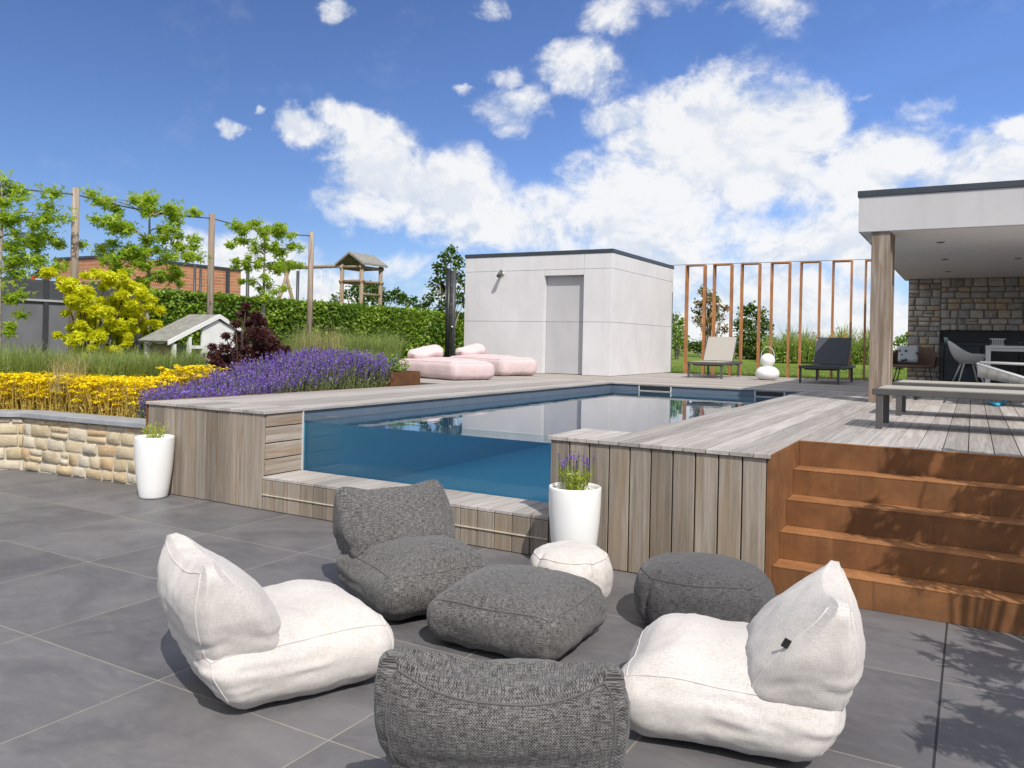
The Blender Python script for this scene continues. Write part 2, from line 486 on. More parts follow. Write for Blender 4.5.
M['water'] = mat_water('water_surface', (1, 1, 1), 0.05, absorb=True)
M['waterside'] = mat_water('water_side', (1, 1, 1), 0.0, 1.08, absorb=True)
M['waterhid'] = mat_water('water_body', (1, 1, 1), 0.0, absorb=True, gloss=False)
M['glass'] = mat_water('clear_acrylic', (0.90, 0.96, 0.97), 0.0, 1.45)

M['leaf_tree'] = leafmat('sweetgum_leaf', (0.20, 0.34, 0.018), (0.46, 0.58, 0.06), 0.5)
M['leaf_yellow'] = leafmat('golden_leaf', (0.50, 0.55, 0.012), (0.86, 0.82, 0.03), 0.45)
M['leaf_hedge'] = leafmat('hedge_leaf', (0.06, 0.14, 0.012), (0.27, 0.39, 0.045), 0.32)
M['leaf_red'] = leafmat('dark_red_leaf', (0.04, 0.016, 0.018), (0.13, 0.045, 0.038), 0.3)
M['leaf_dark'] = leafmat('dark_leaf', (0.035, 0.085, 0.014), (0.12, 0.20, 0.03), 0.3)
M['leaf_rust'] = leafmat('rust_leaf', (0.09, 0.15, 0.02), (0.36, 0.17, 0.05), 0.3)
M['leaf_lime'] = leafmat('lime_leaf', (0.25, 0.34, 0.03), (0.48, 0.52, 0.06), 0.4)
M['leaf_olive'] = leafmat('olive_leaf', (0.09, 0.12, 0.05), (0.17, 0.2, 0.1), 0.15)
M['blade'] = leafmat('grass_blade', (0.15, 0.22, 0.045), (0.36, 0.43, 0.14), 0.4)
M['blade_lawn'] = leafmat('lawn_blade', (0.09, 0.16, 0.018), (0.20, 0.28, 0.04), 0.35)
M['blade_dry'] = leafmat('dry_blade', (0.30, 0.24, 0.10), (0.52, 0.44, 0.22), 0.35)
M['lav_stem'] = leafmat('lavender_stem', (0.16, 0.21, 0.07), (0.30, 0.34, 0.14), 0.3)
M['lav_flower'] = leafmat('lavender_flower', (0.105, 0.05, 0.30), (0.25, 0.135, 0.54), 0.25)
M['yarrow'] = leafmat('yarrow_flower', (0.84, 0.62, 0.0), (0.92, 0.76, 0.015), 0.2)
M['yarrow_stem'] = leafmat('yarrow_stem', (0.44, 0.33, 0.06), (0.66, 0.48, 0.11), 0.3)
M['poppy'] = leafmat('orange_petal', (0.6, 0.12, 0.03), (0.75, 0.25, 0.1), 0.3)

# ------------------------------------------------------------------ mesh + object helpers
LOC = {}


def link(o, parent=None):
    COL.objects.link(o)
    if parent is not None: o.parent = parent
    return o


def tag(o, label=None, cat=None, group=None, kind=None):
    if label: o['label'] = label
    if cat: o['category'] = cat
    if group: o['group'] = group
    if kind: o['kind'] = kind
    return o


def thing(name, label, cat, loc=(0, 0, 0), rz=0.0, group=None):
    o = bpy.data.objects.new(name, None); o.empty_display_size = 0.1
    COL.objects.link(o); o.location = tuple(float(c) for c in loc); o.rotation_euler = (0, 0, rz)
    LOC[o.name] = np.array(loc, float)
    return tag(o, label, cat, group)


def root_loc(p):
    while p is not None:
        if p.name in LOC: return LOC[p.name]
        p = p.parent
    return np.zeros(3)


def np_mesh(name, V, F, mat, parent=None, tint=None, uv=None, smooth=False, world=True, loc=None):
    V = np.asarray(V, float)
    if world and parent is not None: V = V - root_loc(parent)
    if loc is not None: V = V - np.asarray(loc, float)
    F = np.asarray(F, np.int32)
    me = bpy.data.meshes.new(name)
    nf, k = F.shape
    me.vertices.add(len(V)); me.vertices.foreach_set('co', V.astype(np.float32).ravel())
    me.loops.add(nf * k); me.loops.foreach_set('vertex_index', F.ravel())
    me.polygons.add(nf); me.polygons.foreach_set('loop_start', np.arange(0, nf * k, k, dtype=np.int32))
    me.polygons.foreach_set('loop_total', np.full(nf, k, np.int32))
    me.update(calc_edges=True)
    if tint is not None:
        a = me.attributes.new('tint', 'FLOAT', 'FACE'); a.data.foreach_set('value', np.asarray(tint, np.float32))
    if uv is not None:
        l = me.uv_layers.new(name='UVMap'); l.data.foreach_set('uv', np.asarray(uv, np.float32).ravel())
    if smooth: me.polygons.foreach_set('use_smooth', np.ones(nf, bool))
    me.materials.append(mat)
    o = bpy.data.objects.new(name, me)
    if loc is not None: o.location = tuple(float(c) for c in loc)
    return link(o, parent)


class MB:
    def __init__(s): s.v = []; s.f = []; s.sm = []

    def add(s, vs, fs, smooth=False):
        b = len(s.v); s.v += [tuple(float(c) for c in p) for p in vs]
        for f in fs: s.f.append(tuple(b + i for i in f)); s.sm.append(smooth)
        return s

    def box(s, x0, x1, y0, y1, z0, z1):
        return s.add([(x0, y0, z0), (x1, y0, z0), (x1, y1, z0), (x0, y1, z0), (x0, y0, z1), (x1, y0, z1), (x1, y1, z1), (x0, y1, z1)],
                     [(0, 3, 2, 1), (4, 5, 6, 7), (0, 1, 5, 4), (1, 2, 6, 5), (2, 3, 7, 6), (3, 0, 4, 7)])

    def bar(s, a, b, w, h, up=(0, 0, 1)):
        a = Vector(a); b = Vector(b); d = (b - a).normalized(); up = Vector(up)
        if abs(d.dot(up)) > 0.99: up = Vector((0, 1, 0))
        x = d.cross(up).normalized(); z = x.cross(d)
        vs = [p + x * (sx * w / 2) + z * (sz * h / 2) for p in (a, b) for sx, sz in ((-1, -1), (1, -1), (1, 1), (-1, 1))]
        return s.add(vs, [(0, 1, 2, 3), (7, 6, 5, 4), (0, 4, 5, 1), (1, 5, 6, 2), (2, 6, 7, 3), (3, 7, 4, 0)])

    def tube(s, pts, r, seg=8, caps=True):
        pts = [Vector(p) for p in pts]
        if not isinstance(r, (list, tuple)): r = [r] * len(pts)
        rings = []; t0 = None
        x = None
        for i, p in enumerate(pts):
            d = (pts[min(i + 1, len(pts) - 1)] - pts[max(i - 1, 0)])
            d = d.normalized() if d.length > 1e-9 else Vector((0, 0, 1))
            if x is None:
                x = d.orthogonal().normalized()
            else:
                x = (x - d * x.dot(d)); x = x.normalized() if x.length > 1e-6 else d.orthogonal().normalized()
            y = d.cross(x)
            rings.append([p + (x * math.cos(2 * math.pi * k / seg) + y * math.sin(2 * math.pi * k / seg)) * r[i] for k in range(seg)])
        vs = [v for rg in rings for v in rg]
        fs = []
        for i in range(len(pts) - 1):
            for k in range(seg):
                k2 = (k + 1) % seg
                fs.append((i * seg + k, i * seg + k2, (i + 1) * seg + k2, (i + 1) * seg + k))
        if caps:
            fs.append(tuple(reversed(range(seg)))); fs.append(tuple((len(pts) - 1) * seg + k for k in range(seg)))
        return s.add(vs, fs, True)

    def lathe(s, prof, c=(0, 0, 0), seg=48):
        vs = []; fs = []
        for (r, z) in prof:
            for k in range(seg):
                a = 2 * math.pi * k / seg
                vs.append((c[0] + r * math.cos(a), c[1] + r * math.sin(a), c[2] + z))
        for i in range(len(prof) - 1):
            for k in range(seg):
                k2 = (k + 1) % seg
                fs.append((i * seg + k, i * seg + k2, (i + 1) * seg + k2, (i + 1) * seg + k))
        fs.append(tuple(reversed(range(seg)))); fs.append(tuple((len(prof) - 1) * seg + k for k in range(seg)))
        return s.add(vs, fs, True)

    def prism(s, poly, a, b, axis=0):
        """polygon (p,q) extruded along an axis from a to b"""
        def mk(t, p):
            return (t, p[0], p[1]) if axis == 0 else ((p[0], t, p[1]) if axis == 1 else (p[0], p[1], t))
        k = len(poly)
        vs = [mk(a, p) for p in poly] + [mk(b, p) for p in poly]
        fs = [tuple(range(k)), tuple(reversed(range(k, 2 * k)))] + [(i, i + k, (i + 1) % k + k, (i + 1) % k) for i in range(k)]
        return s.add(vs, fs)

    def build(s, name, mat, parent=None, bevel=0.0, seg=2, world=True, recalc=True):
        me = bpy.data.meshes.new(name)
        off = root_loc(parent) if (parent is not None and world) else np.zeros(3)
        me.from_pydata([(v[0] - off[0], v[1] - off[1], v[2] - off[2]) for v in s.v], [], s.f)
        me.polygons.foreach_set('use_smooth', s.sm)
        me.materials.append(mat)
        if recalc:
            import bmesh
            bm = bmesh.new(); bm.from_mesh(me); bmesh.ops.recalc_face_normals(bm, faces=bm.faces); bm.to_mesh(me); bm.free()
        o = bpy.data.objects.new(name, me)
        link(o, parent)
        if bevel > 0:
            md = o.modifiers.new('bevel', 'BEVEL'); md.width = bevel; md.segments = seg; md.limit_method = 'ANGLE'; md.angle_limit = R(40)
        return o


def copy_tree(o, parent=None):
    c = o.copy(); COL.objects.link(c); c.parent = parent
    for ch in list(o.children): copy_tree(ch, c)
    return c


# ---- leaves
def leaf_quads(P, size, up=0.4, aspect=0.55, jitter=0.35, fold=0.25, dirs=None, rg=rng):
    """one folded 4-vertex leaf per point"""
    P = np.asarray(P, float); N = len(P)
    nrm = rg.normal(size=(N, 3)); nrm /= np.linalg.norm(nrm, axis=1)[:, None]
    nrm[:, 2] = np.abs(nrm[:, 2]) + up; nrm /= np.linalg.norm(nrm, axis=1)[:, None]
    t = rg.normal(size=(N, 3)) if dirs is None else np.asarray(dirs, float) + rg.normal(size=(N, 3)) * 0.25
    t -= nrm * np.sum(t * nrm, 1)[:, None]; t /= np.linalg.norm(t, axis=1)[:, None] + 1e-9
    b = np.cross(nrm, t)
    s = size * (1 + rg.uniform(-jitter, jitter, N))[:, None]
    c = P
    v0 = c - t * s * 0.5; v2 = c + t * s * 0.5 - nrm * s * 0.12
    v1 = c + b * s * 0.5 * aspect - t * s * 0.05 + nrm * s * fold * 0.3; v3 = c - b * s * 0.5 * aspect - t * s * 0.05 + nrm * s * fold * 0.3
    V = np.stack([v0, v1, v2, v3], 1).reshape(-1, 3)
    F = np.arange(N * 4).reshape(N, 4)
    return V, F


def star_leaves(P, size, rg=rng):
    """three crossing lobes: a star-shaped leaf"""
    P = np.asarray(P, float); Vs = []; Fs = []; b0 = 0
    N = len(P)
    nrm = rg.normal(size=(N, 3)); nrm[:, 2] = np.abs(nrm[:, 2]) + 0.5; nrm /= np.linalg.norm(nrm, axis=1)[:, None]
    t = rg.normal(size=(N, 3)); t -= nrm * np.sum(t * nrm, 1)[:, None]; t /= np.linalg.norm(t, axis=1)[:, None]
    b = np.cross(nrm, t)
    s = size * (1 + rg.uniform(-0.35, 0.35, N))[:, None]
    for ang in (0.0, 1.15, -1.15):
        d = t * math.cos(ang) + b * math.sin(ang); e = np.cross(nrm, d)
        L = s * (0.62 if ang == 0 else 0.5)
        v0 = P; v1 = P + d * L * 0.45 + e * L * 0.2; v2 = P + d * L - nrm * L * 0.12; v3 = P + d * L * 0.45 - e * L * 0.2
        Vs.append(np.stack([v0, v1, v2, v3], 1).reshape(-1, 3)); Fs.append(np.arange(N * 4).reshape(N, 4) + b0); b0 += N * 4
    return np.concatenate(Vs), np.concatenate(Fs), 3


def clump_pts(centers, radii, nper, squash=0.8, shell=0.55, rg=rng):
    out = []
    for c, r, k in zip(centers, radii, nper):
        d = rg.normal(size=(k, 3)); d /= np.linalg.norm(d, axis=1)[:, None]
        rad = r * (shell + (1 - shell) * rg.random(k)) * (0.75 + 0.5 * rg.random(k))
        p = d * rad[:, None]; p[:, 2] *= squash
        out.append(np.asarray(c) + p)
    return np.concatenate(out)


def blades(P, h, w, lean=0.3, curve=0.25, rg=rng, hj=0.3):
    """curved grass blades: two quads each"""
    P = np.asarray(P, float); N = len(P)
    a = rg.uniform(0, 2 * math.pi, N); d = np.stack([np.cos(a), np.sin(a), np.zeros(N)], 1)
    side = np.stack([-np.sin(a), np.cos(a), np.zeros(N)], 1)
    H = (h * (1 + rg.uniform(-hj, hj, N)))[:, None]
    ln = rg.uniform(0.2, 1.0, N)[:, None] * lean
    up = np.array([0, 0, 1.0])
    m = P + up * H * 0.6 + d * H * ln * 0.45
    t = P + up * H * (1 - curve * ln) + d * H * ln * 1.2
    ww = w * side
    V = np.stack([P - ww / 2, P + ww / 2, m + ww * 0.4, m - ww * 0.4, t + ww * 0.06, t - ww * 0.06], 1).reshape(-1, 3)
    i = np.arange(N)[:, None] * 6
    F = np.concatenate([i + np.array([[0, 1, 2, 3]]), i + np.array([[3, 2, 4, 5]])])
    return V, F, t


# ---- rounded soft block
def soft_block(N, half, r, plan=None):
    """subdivided cube pushed to a rounded box; returns p (unit cube coords), verts, faces, uv-per-loop, normals"""
    idx = {}; P = []; F = []; FU = []
    g = np.linspace(-1, 1, N + 1)
    for ax in range(3):
        for sg in (-1, 1):
            o1, o2 = [(1, 2), (0, 2), (0, 1)][ax]
            ids = np.zeros((N + 1, N + 1), int)
            for i in range(N + 1):
                for j in range(N + 1):
                    q = [0, 0, 0]; q[ax] = sg; q[o1] = g[i]; q[o2] = g[j]
                    key = tuple(round(c, 5) for c in q)
                    if key not in idx: idx[key] = len(P); P.append(q)
                    ids[i, j] = idx[key]
            flip = (sg == 1) ^ (ax == 1)
            for i in range(N):
                for j in range(N):
                    f = [ids[i, j], ids[i + 1, j], ids[i + 1, j + 1], ids[i, j + 1]]
                    if not flip: f = f[::-1]
                    F.append(f); FU.append((o1, o2))
    P = np.array(P, float); h = np.array(half, float)
    S = P * h
    inner = np.clip(S, -(h - r), h - r)
    d = S - inner; L = np.linalg.norm(d, axis=1)[:, None]
    nr = d / np.maximum(L, 1e-9)
    V = inner + nr * r
    nr[L[:, 0] < 1e-9] = P[L[:, 0] < 1e-9]
    return P, V, np.array(F), np.array(FU), nr


def wrinkle(V, nr, amp, scale, seed, amp2=0.0, scale2=12):
    out = V.copy()
    for i in range(len(V)):
        q = Vector(V[i] * scale) + Vector((seed * 3.1, seed * 1.7, seed * 0.9))
        d = mnoise.noise(q) * amp
        if amp2: d += (mnoise.turbulence(Vector(V[i] * scale2) + Vector((seed, 0, 0)), 3, True) - 0.6) * amp2
        out[i] += nr[i] * d
    return out


def block_obj(name, V, F, FU, mat, parent, uvscale=1.0):
    uv = np.zeros((len(F), 4, 2))
    for a, (o1, o2) in enumerate([(1, 2), (0, 2), (0, 1)]):
        sel = (FU[:, 0] == o1) & (FU[:, 1] == o2)
        uv[sel, :, 0] = V[F[sel]][:, :, o1]; uv[sel, :, 1] = V[F[sel]][:, :, o2]
    return np_mesh(name, V, F, mat, parent, uv=uv * uvscale, smooth=True, world=False)


def edge_path(P, V, fixed, along):
    """ordered verts along a cube edge: fixed {axis:val}, running along axis"""
    sel = np.ones(len(P), bool)
    for a, s in fixed.items(): sel &= np.abs(P[:, a] - s) < 1e-4
    ids = np.where(sel)[0]
    return V[ids[np.argsort(P[ids, along])]]


def ring_path(P, V, zc):
    a = [edge_path(P, V, {1: -1, 2: zc}, 0), edge_path(P, V, {0: 1, 2: zc}, 1), edge_path(P, V, {1: 1, 2: zc}, 0)[::-1], edge_path(P, V, {0: -1, 2: zc}, 1)[::-1]]
    return np.concatenate([q[:-1] for q in a] + [a[0][:1]])


# ================================================================== SETTING
H = 0.85            # deck level
D1, TR = 0.86, 0.20  # stairs: first riser, tread
XL, XR = -4.25, -1.10   # pool sides
YG, YF = 0.45, 7.66     # glass plane, far end
XB = -1.476             # left end of right-hand block
XLL = -5.79             # outer edge of left block
WZ = 0.728              # water level
DECK_BACK = 12.95

# ground sheet, terrace
b = MB(); b.add([(-600, -600, -0.06), (600, -600, -0.06), (600, 900, -0.06), (-600, 900, -0.06)], [(0, 1, 2, 3)])
tag(b.build('ground', M['soil']), kind='structure')
b = MB(); b.add([(-14, -12, 0), (12, -12, 0), (12, 0.9, 0), (-14, 0.9, 0)], [(0, 1, 2, 3)])
tag(b.build('terrace', M['tile']), kind='structure')


def soil_z(x, y):
    t = min(1, max(0, (y - 0.2) / 3.0)); t = t * t * (3 - 2 * t)
    return 0.54 + 0.30 * t + 0.12 * min(1, max(0, (-x - 7) / 4))


def grid_sheet(name, xs, ys, zf, mat):
    V = [(x, y, zf(x, y)) for y in ys for x in xs]
    nx = len(xs)
    F = [(j * nx + i, j * nx + i + 1, (j + 1) * nx + i + 1, (j + 1) * nx + i) for j in range(len(ys) - 1) for i in range(nx - 1)]
    return tag(np_mesh(name, V, F, mat, smooth=True), kind='structure')


grid_sheet('garden_bed', np.concatenate([np.linspace(-60, -14, 8), np.linspace(-13, -5.80, 30)]), np.concatenate([np.linspace(0.22, 5, 24), np.linspace(5.4, 13.2, 10)]), soil_z, M['soil'])


def lawn_z(x, y):
    d = max(0.0, y - 13.2)
    return 0.815 + 0.012 * min(d, 45) + 0.03 * math.sin(x * 0.5) * min(1, d / 8)


grid_sheet('lawn', np.concatenate([np.linspace(-500, -40, 10), np.linspace(-36, 30, 45), np.linspace(40, 500, 8)]),
           np.concatenate([[12.97], np.linspace(13.4, 60, 40), np.linspace(80, 900, 8)]), lawn_z, M['grass'])

# ---- deck: planks with gaps, each run one object
PW = 0.1455


def planks_x(y0, y1, x0, x1, z=H, t=0.028, w=PW, gap=0.005):
    """planks running along y, laid side by side in x"""
    b = MB(); x = x0
    while x < x1 - 0.02:
        e = min(x + w - gap, x1); b.box(x, e, y0, y1, z - t, z + random.uniform(-0.0008, 0.0008)); x += w
    return b


def planks_y(x0, x1, y0, y1, z=H, t=0.028, w=PW, gap=0.005):
    b = MB(); y = y0
    while y < y1 - 0.02:
        e = min(y + w - gap, y1); b.box(x0, x1, y, e, z - t, z + random.uniform(-0.0008, 0.0008)); y += w
    return b


def cut_long(b_list, name, mat):
    bb = MB()
    for q in b_list:
        bb.add(q.v, q.f)
    return tag(bb.build(name, mat, bevel=0.0025, seg=1), kind='structure')


# left strip beside pool, right deck, front block cap, far deck
left = planks_x(-0.03, YG, XLL - 0.02, XL + 0.022)
left2 = planks_x(YG + 0.004, 7.8, XLL - 0.02, XL + 0.022)
cut_long([left, left2], 'deck', M['wood_y'])
cap = planks_x(-0.03, 0.57, XB - 0.02, XR - 0.01)
rt = planks_x(-0.03, 7.8, XR - 0.02, -0.004)
rt2 = planks_x(D1 + 0.012, 7.8, 0.004, 6.0)
cut_long([cap, rt, rt2], 'deck', M['wood_y'])
far = planks_y(XL + 0.03, XR - 0.03, YF - 0.022, 7.8)
far2 = planks_y(-9.5, 6.0, 7.806, DECK_BACK)
far3 = planks_y(-9.5, XLL - 0.03, 4.95, 7.8)
cut_long([far, far2, far3], 'deck', M['wood_x'])
# body below the planks
b = MB()
b.box(XLL, XL - 0.02, 0.03, 7.85, 0.0, H - 0.032)
b.box(XR + 0.02, -0.006, 0.03, 7.7, 0.0, H - 0.032)
b.box(XB + 0.012, XR + 0.021, 0.03, 0.53, 0.0, H - 0.032)
b.box(0.004, 6.0, D1 + 0.02, 7.7, 0.0, H - 0.032)
b.box(-9.5, 6.0, YF + 0.25, DECK_BACK, 0.0, H - 0.033)
b.box(-9.5, XLL - 0.01, 4.95, YF + 0.3, 0.0, H - 0.034)
tag(b.build('deck_base', M['black']), kind='structure')


# vertical cladding
def clad_front(x0, x1, y, z0, z1, w=PW, gap=0.0065, t=0.028):
    b = MB(); x = x1
    while x > x0 + 0.015:
        s = max(x - w + gap, x0); dy = random.uniform(-0.0015, 0.0015)
        b.box(s, x, y - t / 2 + dy, y + t / 2 + dy, z0, z1); x -= w
    return b


def cut2(bs, name, mat, bev=0.003):
    bb = MB()
    for q in bs: bb.add(q.v, q.f)
    return tag(bb.build(name, mat, bevel=bev, seg=1), kind='structure')


cut2([clad_front(XLL, XL - 0.002, 0.0, 0.004, H - 0.03)], 'deck_cladding', M['wood_z'])
cut2([clad_front(XB, -0.03, 0.0, 0.004, H - 0.03, gap=0.009)], 'deck_cladding', M['wood_z'])
# corten edge plates that hold the bed beside the deck
b = MB(); b.box(XLL - 0.032, XLL - 0.022, -0.015, 3.75, 0.3, H + 0.004)
b.build('edging', M['corten']); tag(bpy.data.objects['edging'], 'thin rusty steel edging plate between the lavender and the left deck block', 'edging')
# returns beside the glass (horizontal boards)
b = MB(); z = 0.285
for k in range(4):
    z2 = min(z + 0.139, H - 0.03); b.box(XL - 0.02, XL + 0.008, 0.016, YG + 0.01, z + 0.009, z2); z += 0.139
cut2([b], 'deck_cladding', M['wood_brown'])
b = MB(); z = 0.285
for k in range(4):
    z2 = min(z + 0.139, H - 0.03); b.box(XB - 0.008, XB + 0.02, 0.016, YG + 0.05, z + 0.005, z2); z += 0.139
cut2([b], 'deck_cladding', M['wood_y'])
# low ledge in front of the glass
lt = MB(); x = XL + 0.004
ft = MB()
while x < XB - 0.02:
    e = min(x + PW - 0.006, XB - 0.004)
    lt.box(x, e, -0.014, YG - 0.012, 0.262, 0.288)
    ft.box(x, e, -0.012, 0.014, 0.004, 0.259); x += PW
cut2([lt], 'deck_step', M['wood_y']); cut2([ft], 'deck_cladding', M['wood_z'])
b = MB(); b.box(XL, XB, 0.016, YG - 0.01, 0.0, 0.26); tag(b.build('deck_base', M['black']), kind='structure')
b = MB(); b.box(XL + 0.01, XB - 0.01, -0.022, -0.0135, 0.130, 0.137)
tag(b.build('light_strip', M['mortar']), 'thin pale strip running along the front of the low wooden step', 'light strip')

# ---- pool
pool = thing('swimming_pool', 'sunken pool with blue liner and a clear window facing the terrace', 'pool', (-2.7, 4.0, 0))
b = MB()
zb = 0.03
for (x0, x1, y0, y1) in ((XL - 0.02, XL, YG - 0.02, YF + 0.02), (XR, XR + 0.02, 0.55, YF + 0.02), (XL, XR, YF, YF + 0.02), (XB, XR, 0.53, 0.55)):
    b.box(x0, x1, y0, y1, WZ - 0.012, H - 0.031)
b.build('rim', M['liner'], pool)
b = MB()
for (x0, x1, y0, y1) in ((XL - 0.02, XL, YG - 0.02, YF + 0.02), (XR, XR + 0.02, 0.55, YF + 0.02), (XL, XR, YF, YF + 0.02), (XB, XR, 0.53, 0.55)):
    b.box(x0, x1, y0, y1, zb, WZ - 0.014)
b.box(XL - 0.02, XR + 0.02, YG - 0.02, YF + 0.02, zb - 0.02, zb - 0.001)
b.box(XL, XB, YG - 0.004, YG + 0.02, zb, 0.262)
b.build('basin', M['deep'], pool)
b = MB(); b.box(XL + 0.010, XB - 0.010, YG, YG + 0.03, 0.263, 0.79)
b.build('window', M['glass'], pool)
b = MB(); b.box(XL + 0.0085, XL + 0.022, YG - 0.012, YG - 0.002, 0.289, H - 0.03)
b.build('window_trim', M['palerail'], pool)
for (ua, ub) in ((640, 670.5), (756, 784)):
    xa = aty(ua, 387, YF)[0]; xb = aty(ub, 388, YF)[0]
    sk = MB(); sk.box(xa, xb, YF - 0.012, YF - 0.002, 0.738, 0.812)
    o = sk.build('skimmer', M['black'], pool)
    fr = MB(); ri = [(xa, 0.740), (xb, 0.740), (xb, 0.812), (xa, 0.812)]; ro = [(xa - 0.02, 0.731), (xb + 0.02, 0.731), (xb + 0.02, 0.816), (xa - 0.02, 0.816)]
    fr.add([(x_, YF - 0.015, z_) for x_, z_ in ri + ro] + [(x_, YF - 0.001, z_) for x_, z_ in ri + ro],
           [(i_, (i_ + 1) % 4, (i_ + 1) % 4 + 4, i_ + 4) for i_ in range(4)] + [(i_ + 8, i_ + 12, (i_ + 1) % 4 + 12, (i_ + 1) % 4 + 8) for i_ in range(4)] +
           [(i_ + 4, (i_ + 1) % 4 + 4, (i_ + 1) % 4 + 12, i_ + 12) for i_ in range(4)] + [(i_, i_ + 8, (i_ + 1) % 4 + 8, (i_ + 1) % 4) for i_ in range(4)])
    fr.build('skimmer_frame', M['palerail'], o)
wx0, wx1, wy0, wy1, wz0 = XL + 0.001, XR - 0.001, YG + 0.032, YF - 0.001, 0.032
b = MB(); b.box(wx0, wx1, wy0, wy1, wz0, WZ)
wo = tag(b.build('water', M['water']), kind='structure')
wo.data.materials.append(M['waterside']); wo.data.materials.append(M['waterhid'])
for pl in wo.data.polygons:
    pl.material_index = 0 if pl.normal.z > 0.5 else (1 if pl.normal.y < -0.5 else 2)

# ---- corten steps
st = thing('steps', 'rusty steel staircase of five steps leading up to the wooden deck', 'steps', (2.5, 0.5, 0))
for k in range(5):
    yb = D1 - TR * k; z1 = H - 0.17 * k
    tb_ = MB()
    if k == 0: tb_.box(0.006, 5.5, yb - 0.003, yb + 0.0105, H - 0.010, H + 0.001)
    else: tb_.box(0.006, 5.5, yb - 0.004, yb + TR - 0.0045, z1 - 0.009, z1)
    so_ = tb_.build('step', M['corten_tread'], st, bevel=0.0025, seg=2)
    rb_ = MB(); rb_.box(0.006, 5.5, yb - 0.002, yb + 0.008, z1 - 0.1695 if k < 4 else 0.002, z1 - (0.0105 if k == 0 else 0.0095))
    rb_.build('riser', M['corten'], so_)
b = MB(); b.box(-0.026, 0.004, -0.006, D1 + 0.008, 0.002, H - 0.002)
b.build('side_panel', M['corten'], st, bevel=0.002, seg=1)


# ---- stone walls
def stone_wall_panel(b, p0, p1, z0, z1, row=(0.095, 0.15), wid=(0.13, 0.31), depth=0.035, seed=1, nrm=None):
    rd = random.Random(seed)
    p0 = np.array(p0, float); p1 = np.array(p1, float); L = np.linalg.norm(p1 - p0); d = (p1 - p0) / L
    nv = np.array([d[1], -d[0]])
    z = z0
    while z < z1 - 0.02:
        h = rd.uniform(*row)
        if z + h > z1 - 0.04: h = z1 - z
        s = -rd.uniform(0, 0.1)
        while s < L - 0.015:
            w = rd.uniform(*wid); a, e = max(s, 0.0), min(s + w, L)
            s += w
            if e - a < 0.03: continue
            split = rd.random() < 0.08 and h > 0.11
            parts = [(z, z + h)] if not split else [(z, z + h * 0.48), (z + h * 0.48, z + h)]
            for za, ze in parts:
                g = 0.007; pr = depth * rd.uniform(0.6, 1.15)
                n1, n2 = 7, 6
                vs = []; fs = []
                jit = [(rd.uniform(-1, 1) * 0.008, rd.uniform(-1, 1) * 0.007) for _ in range(n1 * n2)]
                hw = rd.uniform(-0.005, 0.005)
                for j in range(n2):
                    for i in range(n1):
                        cu = (-1, -0.965, -0.86, 0, 0.86, 0.965, 1)[i]; cv = (-1, -0.95, -0.78, 0.78, 0.95, 1)[j]
                        edge = max(abs(cu), abs(cv))
                        r_ = 1 - 0.05 * (abs(cu) * abs(cv)) ** 3
                        ss = a + g + (e - a - 2 * g) * (0.5 + cu * 0.5 * r_) + jit[j * n1 + i][0] * (0.6 if edge > .9 else 1)
                        zz = za + g + (ze - za - 2 * g) * (0.5 + cv * 0.5 * r_) + jit[j * n1 + i][1] * (0.6 if edge > .9 else 1) + hw * cu
                        pp = pr * (0.05 if edge > 0.99 else (0.72 if edge > 0.94 else 1.0 + rd.uniform(-0.15, 0.2)))
                        q = p0 + d * min(max(ss, 0.0), L) + nv * pp
                        vs.append((q[0], q[1], zz))
                for j in range(n2 - 1):
                    for i in range(n1 - 1):
                        fs.append((j * n1 + i, j * n1 + i + 1, (j + 1) * n1 + i + 1, (j + 1) * n1 + i))
                b.add(vs, fs, True)
        z += h


gw = thing('garden_wall', 'low sandstone wall with a grey bluestone cap holding back the yellow flowers', 'wall', (-7, 0.2, 0))
A0, A1, A2 = (-10.2, -1.55), (-7.83, -0.03), (-5.84, 0.13)
b = MB(); stone_wall_panel(b, A0, A1, 0.0, 0.565, seed=3, depth=0.034); stone_wall_panel(b, A1, A2, 0.0, 0.565, seed=8, depth=0.034)
b.build('stonework', M['stone'], gw, recalc=False)
b = MB()
for (p, q) in ((A0, A1), (A1, A2)):
    d = np.array(q) - np.array(p); d = d / np.linalg.norm(d); nv = np.array([d[1], -d[0]])
    k = [np.array(p) + nv * 0.014, np.array(q) + nv * 0.014, np.array(q) - nv * 0.24, np.array(p) - nv * 0.24]
    b.prism([tuple(c) for c in k], 0.0, 0.56 if p is A0 else 0.562, axis=2)
b.build('mortar', M['mortar'], gw)
b = MB()


def cap_poly(p, q, r, o1, o2):
    p, q, r = map(np.array, (p, q, r))
    def nv(a, c):
        d = (c - a) / np.linalg.norm(c - a); return np.array([d[1], -d[0]])
    n0, n1 = nv(p, q), nv(q, r); m = (n0 + n1) / np.linalg.norm(n0 + n1); m = m / m.dot(n0)
    return [tuple(p + n0 * o1), tuple(q + m * o1), tuple(r + n1 * o1), tuple(r - n1 * o2), tuple(q - m * o2), tuple(p - n0 * o2)]


b.prism(cap_poly(A0, A1, A2, 0.065, 0.27), 0.570, 0.622, axis=2)
b.build('capstone', M['stonecap'], gw, bevel=0.006, seg=2)

